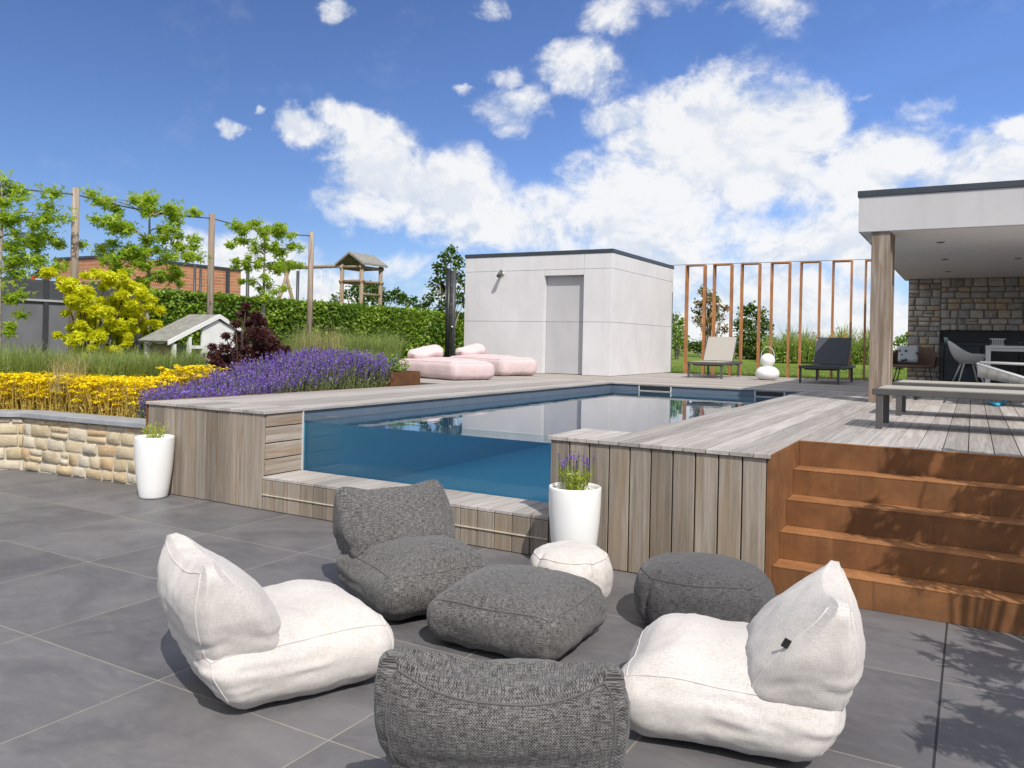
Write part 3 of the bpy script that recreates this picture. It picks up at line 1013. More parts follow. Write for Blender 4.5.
# ---- shed
SX0, SX1, SY0, SY1, SH = -8.61, -5.155, 9.76, 13.47, 2.52
shed = thing('shed', 'flat-roofed pale grey panelled pool house beside the far end of the pool', 'shed', (-6.9, 11.5, H))
J = [H, H + 1.072, H + 2.136, H + SH - 0.075]
g = 0.006
b = MB()
b.box(SX0 + 0.02, SX1 - 0.02, SY0 + 0.16, SY1 - 0.02, H + 0.001, H + SH - 0.08)
b.build('core', M['trim'], shed)
b = MB()
DX0, DX1, DZ = -6.66, -5.77, H + 2.02
t = 0.016
for i in range(3):
    z0, z1 = J[i] + g / 2 + (0.004 if i == 0 else 0), J[i + 1] - g / 2
    y0, y1 = SY0, SY0 + 0.158
    if z0 < DZ:
        b.box(SX0, DX0 - 0.003, y0, y1, z0, z1)
        b.box(DX1 + 0.003, SX1 - 0.008, y0, y1, z0, z1)
        if z1 > DZ: b.box(DX0 + 0.003, DX1 - 0.003, y0, y1, DZ, z1)
    else:
        b.box(SX0, DX1 - 0.003, y0, y1, z0, z1); b.box(DX1 + 0.003, SX1 - 0.008, y0, y1, z0, z1)
    b.box(SX1 - t, SX1, SY0 + 0.004, SY1, z0, z1)
    b.box(SX0, SX0 + t, SY0 + 0.162, SY1, z0, z1)
    b.box(SX0 + 0.02, SX1 - 0.02, SY1 - 0.016, SY1, z0, z1)
b.build('wall', M['cement'], shed, bevel=0.002, seg=1)
b = MB(); b.box(SX0 - 0.012, SX1 + 0.012, SY0 - 0.014, SY1 + 0.012, H + SH - 0.075, H + SH)
b.build('roof', M['trim'], shed, bevel=0.004)
b = MB()
b.box(DX0 + 0.004, DX1 - 0.004, SY0 + 0.125, SY0 + 0.157, H + 0.012, H + 1.069)
b.box(DX0 + 0.004, DX1 - 0.004, SY0 + 0.125, SY0 + 0.157, H + 1.075, DZ - 0.004)
b.build('door', M['door'], shed, bevel=0.002, seg=1)
wl = thing('wall_light', 'small metal spotlight on the shed front left of the door', 'wall light', (-7.655, SY0, 2.92))
b = MB(); b.tube([(-7.655, SY0 - 0.001, 2.94), (-7.655, SY0 - 0.03, 2.94)], 0.045, 14); b.build('base', M['palerail'], wl)
b = MB(); b.tube([(-7.655, SY0 - 0.03, 2.94), (-7.65, SY0 - 0.09, 2.93)], 0.012, 8); b.build('arm', M['palerail'], wl)
b = MB(); b.tube([(-7.63, SY0 - 0.10, 2.99), (-7.67, SY0 - 0.17, 2.85)], [0.034, 0.048], 14); b.build('lamp_head', M['bronze'], wl)

# ---- shower column
sh = thing('outdoor_shower', 'dark outdoor shower column standing in front of the hedge left of the shed', 'shower', (-8.62, 9.2, H))
b = MB(); b.tube([(-8.655, 9.2, H), (-8.655, 9.2, 2.99)], 0.054, 20); b.build('column', M['black'], sh)
b = MB(); b.tube([(-8.54, 9.22, H), (-8.54, 9.22, 2.965)], 0.048, 20); b.build('tank', M['charcoal'], sh)
b = MB(); b.tube([(-8.51, 9.16, 1.78), (-8.47, 9.08, 1.78)], 0.02, 10); b.build('tap', M['palerail'], sh)

# ---- pavilion
pv = thing('pavilion', 'open garden pavilion with pale flat roof on timber post and stone back wall', 'pavilion', (2.5, 9, H))
b = MB(); b.box(-0.2, 6.5, 5.6, 13.35, 2.912, 3.335)
b.build('roof', M['fascia'], pv, bevel=0.003)
b = MB(); b.box(-0.215, 6.5, 5.585, 13.36, 3.336, 3.41); b.build('roof_trim', M['trim'], pv, bevel=0.004)
b = MB(); b.box(-0.17, 6.46, 5.63, 13.32, 2.907, 2.911); b.build('soffit', M['soffit'], pv)
b = MB()
for i, (x0, x1) in enumerate(((-0.055, 0.150), (-0.045, 0.165), (-0.06, 0.155), (-0.045, 0.17), (-0.055, 0.16))):
    b.box(x0, x1, 5.63 + i * 0.115, 5.63 + i * 0.115 + 0.109, H, 2.905)
b.build('post', M['wood_post'], pv, bevel=0.005, seg=2)
WYP = 12.88
b = MB()
NX0, NZ0, NZ1 = 0.47, H, 1.89
stone_wall_panel(b, (-0.1, WYP), (NX0, WYP), H, 2.905, row=(0.085, 0.165), wid=(0.12, 0.27), depth=0.026, seed=11)
stone_wall_panel(b, (NX0, WYP), (6.4, WYP), NZ1, 2.905, row=(0.085, 0.165), wid=(0.12, 0.30), depth=0.026, seed=12)
b.build('stonework', M['stone_grey'], pv, recalc=False)
b = MB()
b.box(-0.1, NX0, WYP - 0.012, 13.3, H, 2.904); b.box(NX0, 6.4, WYP - 0.012, 13.3, NZ1 + 0.01, 2.904); b.box(NX0, 6.4, 13.2, 13.3, H, NZ1 + 0.01)
b.build('wall', M['mortar_dark'], pv)
for k, (u_, v_) in enumerate(((940.4, 241.6), (944.9, 258.8), (948, 270.9), (1018.2, 257.9))):
    c = atz(u_, v_, 2.91)
    b = MB(); b.tube([(c[0], c[1], 2.906), (c[0], c[1], 2.898)], 0.055, 20); o = b.build('spotlight', M['palerail'], pv)
    b = MB(); b.tube([(c[0], c[1], 2.8975), (c[0], c[1], 2.894)], 0.042, 20); b.build('lens', M['black'], o)
kt = thing('outdoor_kitchen', 'black built-in outdoor kitchen in the niche of the stone wall', 'kitchen', (3, 12.9, H))
b = MB(); b.box(NX0 + 0.004, 6.4, 12.98, 13.19, H + 0.002, NZ1 + 0.005); b.build('back_panel', M['black'], kt)
b = MB(); b.box(NX0 + 0.006, NX0 + 0.07, WYP - 0.03, 12.975, H + 0.002, 1.60); b.box(NX0 + 0.006, 6.4, WYP - 0.04, 12.975, 1.605, 1.65); b.build('counter', M['charcoal'], kt, bevel=0.003)
for k in range(5):
    b = MB(); x0 = NX0 + 0.08 + k * 0.62; b.box(x0, x0 + 0.605, WYP - 0.02, 12.97, H + 0.07, 1.598); o = b.build('cabinet_door', M['trim'] if k == 0 else M['black'], kt, bevel=0.002)
b = MB(); b.tube([(0.575, 12.9, 1.652), (0.575, 12.9, 1.76)], [0.035, 0.045], 16)
tag(b.build('glass_jar', M['glassgreen']), 'small pale green glass jar on the outdoor kitchen counter', 'jar')

# ---- corten frames along the lawn
FRX = [(687, 705.8), (714.4, 732.6), (741.9, 760.6), (771.7, 790.6), (801, 820.7), (833, 852.5), (865.5, 886)]
words = ['first', 'second', 'third', 'fourth', 'fifth', 'sixth', 'seventh']
FRY = 13.15
for k, (ua, ub) in enumerate(FRX):
    xa, xb = aty(ua, 265, FRY)[0], aty(ub, 265, FRY)[0]
    lab = ['slim rusty steel frame nearest the grey shed', 'second rusty steel frame counting from the grey shed', 'rusty steel frame just behind the grey lounger and left of the white lantern',
           'rusty steel frame directly right of the white lantern', 'fifth rusty steel frame counting from the grey shed', 'rusty steel frame rising behind the dark lounger',
           'rusty steel frame half hidden by the pavilion post'][k]
    cx = (xa + xb) / 2
    b = MB(); hw = (xb - xa) / 2; z1 = 3.36; tk = 0.022; dp = 0.22
    b.box(-hw, -hw + tk, -dp / 2, dp / 2, 0, z1 - H); b.box(hw - tk, hw, -dp / 2, dp / 2, 0, z1 - H)
    b.box(-hw + tk, hw - tk, -dp / 2, dp / 2, z1 - H - tk, z1 - H)
    o = b.build('steel_frame', M['corten_frame'])
    o.location = (cx, FRY, H - 0.02)
    tag(o, lab, 'steel frame', 'rusty steel frames along the lawn')
b = MB(); b.tube([(-5.2, FRY, 3.355), (0.0, FRY, 3.355)], 0.006, 6)
tag(b.build('cable', M['wire']), 'thin cable strung along the tops of the rusty frames', 'cable')

# ================================================================== FURNITURE ON THE TERRACE
def bean_chair(name, label, group, loc, fdir, mat, seed, sag=0.04, tagside=False):
    t = thing(name, label, 'lounge chair', (loc[0], loc[1], 0), math.atan2(fdir[1], fdir[0]), group)
    # seat : box with a seam at 0.26 m and a strongly domed top
    P, V, F, FU, nr = soft_block(36, (0.40, 0.325, 0.14), 0.105)
    X, Y, Z = V[:, 0].copy(), V[:, 1].copy(), V[:, 2].copy() + 0.14
    w = np.clip(Z / 0.28, 0, 1)
    u_ = Y / 0.325; s_ = X / 0.40
    bulge = np.sin(np.clip(w * 1.05, 0, 1) * math.pi) ** 0.8
    X = X + np.where(s_ < 0, (0.13 * (1 - w) ** 1.7 - 0.012 * w) * np.abs(s_), (-0.05 * (1 - w) ** 1.5 + 0.05 * bulge) * s_)
    Y = Y * (1 + 0.10 * bulge - 0.04 * (1 - w) ** 2) * (1 + 0.045 * np.clip((0.2 - s_) / 0.5, 0, 1) * w)
    top = np.clip((w - 0.72) / 0.28, 0, 1)
    Z = Z + top * 0.075 * np.clip(1 - u_ ** 2, 0, 1) ** 0.8 * np.clip(1 - s_ ** 4, 0, 1)
    Z = Z + top * 0.025 * np.exp(-((s_ - 0.45) / 0.3) ** 2) * np.clip(1 - u_ ** 4, 0, 1)
    V = np.stack([X, Y, np.maximum(Z, 0.002)], 1)
    V = wrinkle(V, nr, 0.018, 4.0, seed, 0.010, 8)
    V[:, 2] = np.maximum(V[:, 2], 0.002)
    fold = np.array([mnoise.noise(Vector((p[0] * 5 + seed, p[1] * 5, p[2] * 34 + 9))) for p in V]) * np.exp(-((V[:, 2] - 0.17) / 0.09) ** 2) * (V[:, 0] < 0.1)
    V += nr * (0.008 * fold)[:, None]; V[:, 2] = np.maximum(V[:, 2], 0.002)
    seat = block_obj('seat', V, F, FU, mat, t)
    b = MB()
    b.tube(ring_path(P, V, 1.0), 0.0036, 6, False)
    for sy in (-1, 1):
        b.tube(edge_path(P, V, {0: -1, 1: sy}, 2), 0.0036, 6, False); b.tube(edge_path(P, V, {0: 1, 1: sy}, 2), 0.0036, 6, False)
    b.build('piping', mat, seat, world=False)
    # backrest : a sail-shaped wedge, convex behind, pinched at the two upper corners
    P, V, F, FU, nr = soft_block(36, (1, 1, 1), 0.42)
    u_ = V[:, 1]; w = (V[:, 2] + 1) / 2; th = V[:, 0]
    zb_, zt = 0.06, 0.60
    ear = np.clip(np.abs(u_), 0, 1) ** 4
    ztop = zt - sag * (1 - np.abs(u_) ** 2.2) * (0.6 - 0.4 * th) + 0.085 * ear
    Zb = zb_ + (ztop - zb_) * w
    wv = np.clip((Zb - 0.26) / (0.605 - 0.26), 0, 1.1)
    xback = -0.412 - 0.052 * np.sin(np.clip(wv, 0, 1) * math.pi) + 0.012 * wv + 0.20 * np.clip((0.24 - Zb) / 0.12, 0, 1) ** 1.5
    xfront = -0.045 - 0.27 * wv ** 0.9 + 0.095 * np.sin(np.clip(wv, 0, 1) ** 0.8 * math.pi) * (1 - 0.55 * u_ ** 2)
    xm = (xback + xfront) / 2; xh = (xfront - xback) / 2
    pinch = 1 - 0.6 * ear * np.clip(w, 0, 1) ** 2
    Xb = xm + xh * th * pinch - 0.03 * ear * w ** 2
    hw = 0.331 + 0.028 * np.sin(np.clip(wv, 0, 1) * math.pi) + 0.012 * wv ** 3 - 0.004 * np.clip((0.36 - Zb) / 0.10, 0, 1) ** 2 - 0.09 * np.clip((0.25 - Zb) / 0.10, 0, 1)
    Yb = u_ * hw
    V = np.stack([Xb, Yb, Zb], 1)
    V = wrinkle(V, nr, 0.014, 4.0, seed + 5, 0.008, 8)
    # a crease where the side panel folds over the seat
    cr = np.exp(-((V[:, 2] - 0.315 - 0.02 * np.sin(V[:, 0] * 18)) / 0.012) ** 2) * (np.abs(u_) > 0.55) * np.clip((0.05 - V[:, 0]) / 0.3, 0, 1)
    V -= nr * (0.010 * cr)[:, None]
    fold = np.array([mnoise.noise(Vector((p[0] * 4 + seed, p[1] * 4, p[2] * 30))) for p in V]) * np.exp(-((V[:, 2] - 0.33) / 0.08) ** 2)
    fold += np.array([mnoise.noise(Vector((p[0] * 9 + seed, p[1] * 9, p[2] * 9 + 4))) for p in V]) * 0.5
    V += nr * (0.009 * fold)[:, None]
    back = block_obj('backrest', V, F, FU, mat, t)
    b = MB()
    for sy in (-1, 1):
        b.tube(edge_path(P, V, {0: -1, 1: sy}, 2), 0.0036, 6, False)
        fp = edge_path(P, V, {0: 1, 1: sy}, 2); b.tube(fp[len(fp) // 3:], 0.0036, 6, False)
    b.tube(edge_path(P, V, {0: -1, 2: 1}, 1), 0.0036, 6, False)
    b.build('piping', mat, back, world=False)
    if tagside:
        q = np.argmin(np.linalg.norm(V - np.array([-0.16, 0.36, 0.47]), axis=1)); c0 = V[q] + np.array([0.0, 0.006, 0.0])
        b = MB(); e1 = np.array([0.022, 0, 0.010]); e2 = np.array([-0.015, 0.012, 0.034]); e3 = np.array([0, 0.004, 0])
        b.add([c0, c0 + e1, c0 + e1 + e2, c0 + e2, c0 + e3, c0 + e1 + e3, c0 + e1 + e2 + e3, c0 + e2 + e3],
              [(0, 1, 2, 3), (7, 6, 5, 4), (0, 4, 5, 1), (1, 5, 6, 2), (2, 6, 7, 3), (3, 7, 4, 0)])
        b.build('label_tag', M['tag'], back, world=False)
    return t


bean_chair('lounge_chair', 'cream woven bean bag chair left of the grey square pouf', 'low bean bag chairs on the terrace', (-1.585, -2.41), (0.42, 0.91), M['weave_white'], 1.0, 0.02)
bean_chair('lounge_chair', 'cream woven bean bag chair with black tag beside the rusty steps', 'low bean bag chairs on the terrace', (0.24, -1.76), (-0.98, -0.18), M['weave_white'], 2.0, 0.02, True)
bean_chair('lounge_chair', 'charcoal woven bean bag chair seen from behind with its back to the camera', 'low bean bag chairs on the terrace', (-0.25, -2.68), (-0.42, 0.9075), M['weave_dark'], 3.3, 0.075)
bean_chair('lounge_chair', 'charcoal woven bean bag chair facing us in front of the pool window', 'low bean bag chairs on the terrace', (-1.72, -1.23), (0.88, -0.48), M['weave_dark'], 4.1, 0.02)


def soft_pouf(name, label, group, loc, half, h, mat, seed, rz=0.0, square=0.0, dome=0.03, r=None):
    t = thing(name, label, 'pouf', (loc[0], loc[1], 0), rz, group)
    P, V, F, FU, nr = soft_block(32, (half[0], half[1], h / 2), r or min(half) * 0.35)
    V[:, 2] += h / 2
    w = V[:, 2] / h
    px, py = V[:, 0] / half[0], V[:, 1] / half[1]
    if square < 1:   # blend to a round plan
        a = np.arctan2(py, px); rr = np.maximum(np.abs(px), np.abs(py))
        k = 1 / np.maximum(np.abs(np.cos(a)), np.abs(np.sin(a)))
        cx, cy = np.cos(a) * rr, np.sin(a) * rr
        V[:, 0] = half[0] * (px * square + cx * (1 - square)); V[:, 1] = half[1] * (py * square + cy * (1 - square))
    px, py = V[:, 0] / half[0], V[:, 1] / half[1]
    bul = 1 + 0.07 * np.sin(np.clip(w, 0, 1) * math.pi) - 0.05 * (1 - w) ** 3
    V[:, 0] *= bul; V[:, 1] *= bul
    V[:, 2] += np.clip((w - 0.7) / 0.3, 0, 1) * dome * np.clip(1 - px ** 2, 0, 1) * np.clip(1 - py ** 2, 0, 1)
    V = wrinkle(V, nr, 0.014, 4.5, seed, 0.012, 9)
    V[:, 2] = np.maximum(V[:, 2], 0.002)
    o = block_obj('cover', V, F, FU, mat, t)
    b = MB(); b.tube(ring_path(P, V, 1.0), 0.0045, 6, False)
    if square > 0.5:
        for sx in (-1, 1):
            for sy in (-1, 1): b.tube(edge_path(P, V, {0: sx, 1: sy}, 2), 0.004, 6, False)
    b.build('piping', mat, o, world=False)
    return t


soft_pouf('pouf', 'large square charcoal woven pouf in the middle of the seating group', 'poufs on the terrace', (-0.93, -1.42), (0.36, 0.345), 0.26, M['weave_dark'], 6.0, R(2), 0.82, 0.075, 0.095)
soft_pouf('pouf', 'small round cream pouf in front of the white pot', 'poufs on the terrace', (-0.965, -0.74), (0.232, 0.232), 0.295, M['weave_white'], 7.0, 0.3, 0.12, 0.03, 0.09)
soft_pouf('pouf', 'round slate grey pouf in front of the wooden deck block', 'poufs on the terrace', (-0.20, -0.70), (0.34, 0.31), 0.30, M['weave_pouf'], 8.0, 0.2, 0.2, 0.05, 0.09)


# ---- planters
def herb(parent, c, n_st, h, spread, flower=True, seed=1):
    rg = np.random.default_rng(seed)
    a = rg.uniform(0, 2 * math.pi, n_st); rr = spread * np.sqrt(rg.random(n_st))
    base = np.stack([c[0] + rr * 0.5 * np.cos(a), c[1] + rr * 0.5 * np.sin(a), np.full(n_st, c[2])], 1)
    dirn = np.stack([np.cos(a) * rr * 0.75, np.sin(a) * rr * 0.75, h * rg.uniform(0.5, 1.0, n_st)], 1)
    tip = base + dirn
    P = []
    for f in np.linspace(0.15, 1, 9): P.append(base + dirn * f + rg.normal(size=base.shape) * 0.006)
    P = np.concatenate(P)
    V, F = leaf_quads(P, 0.035, 0.2, 0.22, dirs=np.tile(dirn / h, (9, 1)), rg=rg)
    np_mesh('foliage', V, F, M['leaf_lime'], parent, tint=rg.random(len(F)))
    if flower:
        ft = tip[: int(n_st * 0.55)] + np.array([0, 0, 0.05])
        sp = []
        for f in np.linspace(0, 1, 5): sp.append(ft + np.array([0, 0, 0.045 * f]) + rg.normal(size=ft.shape) * 0.004)
        V, F = leaf_quads(np.concatenate(sp), 0.016, 0.1, 0.6, rg=rg)
        np_mesh('flowers', V, F, M['lav_flower'], parent, tint=rg.random(len(F)))['kind'] = 'stuff'
        b = MB()
        for q0, q1 in zip(tip[: len(ft)], ft): b.bar(q0 - (q1 - q0) * 1.5, q1 + np.array([0, 0, 0.03]), 0.003, 0.003)
        o = b.build('flower_stems', M['lav_stem'], parent, recalc=False); o['kind'] = 'stuff'


def planter(label, c, seed, flower, hh):
    t = thing('planter', label, 'planter', (c[0], c[1], 0), 0, 'tall white planters')
    b = MB()
    prof = [(0.10, 0.0), (0.118, 0.004), (0.124, 0.02), (0.137, 0.10), (0.153, 0.22), (0.164, 0.34), (0.170, 0.45), (0.1715, 0.545), (0.170, 0.556), (0.164, 0.560), (0.155, 0.557), (0.151, 0.54), (0.149, 0.50), (0.02, 0.50)]
    b.lathe(prof, (c[0], c[1], 0), 64); b.build('pot', M['white'], t)
    rd = random.Random(seed)
    b = MB()
    for k in range(70):
        a = rd.uniform(0, 6.28); r_ = 0.138 * math.sqrt(rd.random()); s = rd.uniform(0.008, 0.014)
        b.lathe([(0.001, -s * 0.6), (s, 0), (s * 0.8, s * 0.5), (0.001, s * 0.7)], (c[0] + r_ * math.cos(a), c[1] + r_ * math.sin(a), 0.515 + rd.uniform(0, 0.016)), 7)
    b.build('pebbles', M['pebble'], t)['kind'] = 'stuff'
    herb(t, (c[0], c[1], 0.52), 75 if flower else 50, hh, 0.10, flower, seed)
    return t


planter('white planter with flowering lavender against the right deck block', (-1.20, -0.20), 3, True, 0.17)
planter('white planter with a small yellow-green plant beside the sandstone wall', (-5.45, -0.19), 5, False, 0.17)

# ================================================================== FURNITURE ON THE DECK
def lounger(name, label, group, loc, rz, frame, sling, L=1.95, Wd=0.66, back_deg=0, h=0.32, hinge=0.62, pillow=None):
    """local x across, y from foot to head"""
    t = thing(name, label, 'sun lounger', loc, rz, group)
    b = MB(); hw = Wd / 2
    for sx in (-1, 1): b.box(sx * hw - 0.02 if sx < 0 else hw - 0.02, sx * hw + 0.02 if sx < 0 else hw + 0.02, 0, L, h - 0.05, h)
    for y in (0.0, L - 0.04): b.box(-hw + 0.021, hw - 0.021, y, y + 0.04, h - 0.05, h)
    for y in (0.30, L * 0.55, L - 0.34): b.box(-hw + 0.021, hw - 0.021, y, y + 0.03, h - 0.08, h - 0.052)
    b.build('frame', frame, t, bevel=0.004, world=False)
    for sx in (-1, 1):
        for y in (0.03, L - 0.35):
            b = MB(); b.box(sx * (hw - 0.005) - 0.018, sx * (hw - 0.005) + 0.018, y, y + 0.05, 0, h - 0.051); b.build('leg', frame, t, bevel=0.003, world=False)
    yh = L * hinge
    s = MB(); s.box(-hw + 0.03, hw - 0.03, 0.045, yh if back_deg else L - 0.05, h - 0.004, h + 0.008); s.build('sling', sling, t, bevel=0.003, world=False)
    if back_deg:
        a = R(back_deg); bl = 0.66
        cy, cz = math.cos(a), math.sin(a)
        def q(x, d, o): return (x, yh + 0.02 + d * cy - o * cz, h + 0.01 + d * cz + o * cy)
        bb = MB(); vs = [q(x, d, o) for o in (0, 0.014) for x, d in ((-hw + 0.03, 0), (hw - 0.03, 0), (hw - 0.03, bl), (-hw + 0.03, bl))]
        bb.add(vs, [(0, 3, 2, 1), (4, 5, 6, 7), (0, 1, 5, 4), (1, 2, 6, 5), (2, 3, 7, 6), (3, 0, 4, 7)])
        bk = bb.build('backrest', sling, t, bevel=0.004, world=False)
        fr = MB()
        for sx in (-1, 1): fr.bar(q(sx * (hw - 0.025), -0.01, -0.012), q(sx * (hw - 0.025), bl + 0.01, -0.012), 0.028, 0.024, up=(1, 0, 0))
        fr.bar(q(-hw + 0.03, bl, -0.012), q(hw - 0.03, bl, -0.012), 0.024, 0.024)
        fr.bar(q(0.0, bl * 0.55, -0.02), (0, yh + 0.55, h - 0.03), 0.02, 0.02)
        fr.build('backrest_frame', frame, bk, world=False)
        if pillow:
            P, V, F, FU, nr = soft_block(10, (0.12, 0.03, 0.09), 0.028)
            c0 = np.array(q(-hw + 0.10, bl - 0.10, -0.06))
            V = V + c0
            block_obj('head_pillow', V, F, FU, pillow, t)
    return t


lounger('sun_lounger', 'taupe sun lounger with raised backrest in front of the rusty frames', 'sun loungers on the deck', (-3.57, 10.75, H), R(3), M['bronze'], M['sling_taupe'], back_deg=50, L=2.05, hinge=0.56)
lounger('sun_lounger', 'dark sun lounger with raised backrest right of the white lantern', 'sun loungers on the deck', (-1.37, 10.35, H), R(-1), M['charcoal'], M['sling_dark'], back_deg=52, L=2.0, hinge=0.6, pillow=M['sling_taupe'])
lounger('sun_lounger', 'flat grey sun lounger at the top of the rusty steps', 'sun loungers on the deck', (0.33, 2.475, H), R(-90), M['bronze'], M['sling_taupe'], L=2.0, Wd=0.62, h=0.325)
lounger('sun_lounger', 'flat grey sun lounger just in front of the pavilion post', 'sun loungers on the deck', (0.36, 4.03, H), R(-90), M['bronze'], M['sling_taupe'], L=2.0, Wd=0.60, h=0.325)

# lantern
ln = thing('lantern', 'white snowman-shaped lantern with wire handle on the far deck', 'lantern', (-2.45, 11.2, H))
b = MB(); prof = [(0.10, 0.0), (0.17, 0.02), (0.215, 0.07), (0.23, 0.13), (0.21, 0.19), (0.16, 0.24), (0.10, 0.265)]
b.lathe(prof, (-2.45, 11.2, H), 40); b.build('lamp_base', M['lampwhite'], ln)
b = MB(); prof = [(0.08, 0.265)] + [(0.14 * math.sin(a), 0.385 - 0.135 * math.cos(a)) for a in np.linspace(0.6, 2.7, 14)] + [(0.03, 0.518)]
b.lathe(prof, (-2.45, 11.2, H), 36); b.build('lamp_globe', M['lampwhite'], ln)
b = MB(); b.tube([(-2.45 + 0.13 * math.cos(a), 11.2, H + 0.44 + 0.21 * math.sin(a)) for a in np.linspace(0, math.pi, 18)], 0.007, 6); b.build('handle', M['palerail'], ln)


# pink loungers
def pink_lounge(label, c, rz, L, Wd, h, seed, pillow=True):
    t = thing('pink_lounger', label, 'bean bag lounger', (c[0], c[1], H), rz, 'pink bean bag loungers')
    P, V, F, FU, nr = soft_block(22, (L / 2, Wd / 2, h / 2), 0.09)
    V[:, 2] += h / 2
    w = V[:, 2] / h; s_ = V[:, 0] / (L / 2); u_ = V[:, 1] / (Wd / 2)
    V[:, 0] *= 1 + 0.04 * np.sin(w * math.pi); V[:, 1] *= 1 + 0.06 * np.sin(w * math.pi)
    V[:, 2] += np.clip((w - 0.5) * 2, 0, 1) * 0.05 * (1 - s_ ** 2) * (1 - u_ ** 2)
    V = wrinkle(V, nr, 0.014, 2.6, seed, 0.010, 6); V[:, 2] = np.maximum(V[:, 2], 0.002)
    body = block_obj('mattress', V, F, FU, M['pink'], t)
    b = MB(); b.tube(ring_path(P, V, 1.0), 0.007, 6, False)
    for sx in (-1, 1):
        for sy in (-1, 1): b.tube(edge_path(P, V, {0: sx, 1: sy}, 2), 0.007, 6, False)
    b.build('piping', M['pink'], body, world=False)
    if pillow:
        P, V, F, FU, nr = soft_block(16, (0.15, 0.32, 0.11), 0.09)
        w = V[:, 2] / 0.11
        V[:, 0] = V[:, 0] * (1 - 0.55 * np.clip(w, 0, 1)) - 0.10 * np.clip(w, 0, 1)
        V[:, 2] += 0.07 * np.sign(V[:, 1]) * (V[:, 1] / 0.32) ** 4 * (w > 0) + 0.03 * np.sin(V[:, 1] * 9)
        V += np.array([-L / 2 + 0.22, 0, h + 0.10])
        V = wrinkle(V, nr, 0.016, 5, seed + 2, 0.01, 7)
        block_obj('headrest', V, F, FU, M['pink'], t)
    return t


pink_lounge('pink bean bag lounger with pillow directly behind the rusty planter box', (-6.74, 6.34), R(-17), 1.55, 0.86, 0.31, 1.0)
pink_lounge('pink bean bag lounger further back against the shed wall', (-7.12, 8.45), R(-17), 1.65, 0.88, 0.34, 2.0)

# rusty planter box on the deck edge
pb = thing('planter_box', 'low rusty steel planter box with leafy shrub beside the lavender', 'planter box', (-6.2, 4.15, H))
b = MB(); px0, px1, py0, py1 = -6.9, -5.87, 3.78, 4.45
for (x0, x1, y0, y1) in ((px0, px1, py0, py0 + 0.012), (px0, px1, py1 - 0.012, py1), (px0, px0 + 0.012, py0 + 0.012, py1 - 0.012), (px1 - 0.012, px1, py0 + 0.012, py1 - 0.012)):
    b.box(x0, x1, y0, y1, H, H + 0.19)
b.build('box', M['corten_dark'], pb)
b = MB(); b.box(px0 + 0.013, px1 - 0.013, py0 + 0.013, py1 - 0.013, H, H + 0.15); b.build('soil', M['soil'], pb)
cs = [(rng.uniform(px0, px1 - 0.05), rng.uniform(py0 + 0.05, py1 - 0.05), H + 0.22 + rng.uniform(0, 0.1)) for _ in range(22)]
pts = clump_pts(cs, [0.12] * 22, [70] * 22, 1.0)
V, F = leaf_quads(pts, 0.05, 0.3, 0.6); np_mesh('foliage', V, F, M['leaf_hedge'], pb, tint=rng.random(len(F)))

# pavilion furniture --------------------------------------------------
wc = thing('wicker_chair', 'brown wicker armchair on black legs by the stone wall', 'armchair', (0.02, 12.2, H))
cx, cy = 0.06, 12.15
b = MB()
arc = [(cx + 0.40 * math.cos(a), cy + 0.34 * math.sin(a)) for a in np.linspace(R(-20), R(200), 22)]
for i in range(len(arc) - 1):
    (x0, y0), (x1, y1) = arc[i], arc[i + 1]
    f0 = math.sin(i / 21 * math.pi); f1 = math.sin((i + 1) / 21 * math.pi)
    z0, z1 = H + 0.52 + 0.20 * f0 ** 2, H + 0.52 + 0.20 * f1 ** 2
    o0 = np.array([x0 - cx, y0 - cy]) * 0.06; o1 = np.array([x1 - cx, y1 - cy]) * 0.06
    zb0 = H + 0.33
    b.add([(x0, y0, zb0), (x1, y1, zb0), (x1 + o1[0], y1 + o1[1], z1), (x0 + o0[0], y0 + o0[1], z0),
           (x0 * .93 + cx * .07, y0 * .93 + cy * .07, zb0), (x1 * .93 + cx * .07, y1 * .93 + cy * .07, zb0), (x1 + o1[0] * -.2, y1 + o1[1] * -.2, z1), (x0 + o0[0] * -.2, y0 + o0[1] * -.2, z0)],
          [(0, 1, 2, 3), (7, 6, 5, 4), (3, 2, 6, 7), (1, 0, 4, 5)])
b.build('backrest', M['wicker'], wc)
b = MB(); b.lathe([(0.05, 0.30), (0.36, 0.31), (0.385, 0.335), (0.36, 0.36), (0.05, 0.365)], (cx, cy, H), 28); b.build('seat', M['wicker'], wc)
for (dx, dy) in ((-0.27, -0.24), (0.27, -0.24), (-0.25, 0.25), (0.25, 0.25)):
    b = MB(); b.tube([(cx + dx, cy + dy, H + 0.31), (cx + dx * 1.25, cy + dy * 1.2, H)], 0.010, 8); b.build('leg', M['black'], wc)
m_cush, nn = new_mat('patterned_cushion')
vor = nn.node('ShaderNodeTexVoronoi', {'Vector': nn.obj(), 'Scale': 9.0})
finish(nn, nn.mix(nn.ramp(vor.outputs[0], 0.32, 0.24), (0.46, 0.49, 0.52), (0.06, 0.08, 0.10)), 0.85)
P, V, F, FU, nr = soft_block(12, (0.19, 0.06, 0.165), 0.055)
V[:, 0] *= 1 - 0.1 * (1 - (V[:, 2] / 0.2) ** 2); ca, sa = math.cos(R(-22)), math.sin(R(-22))
V = np.stack([V[:, 0], V[:, 1] * ca - V[:, 2] * sa, V[:, 1] * sa + V[:, 2] * ca], 1) + np.array([cx - 0.10, cy - 0.02, H + 0.56])
cu = block_obj('cushion', V, F, FU, m_cush, None); tag(cu, 'white cushion with dark spots leaning in the wicker armchair', 'cushion')


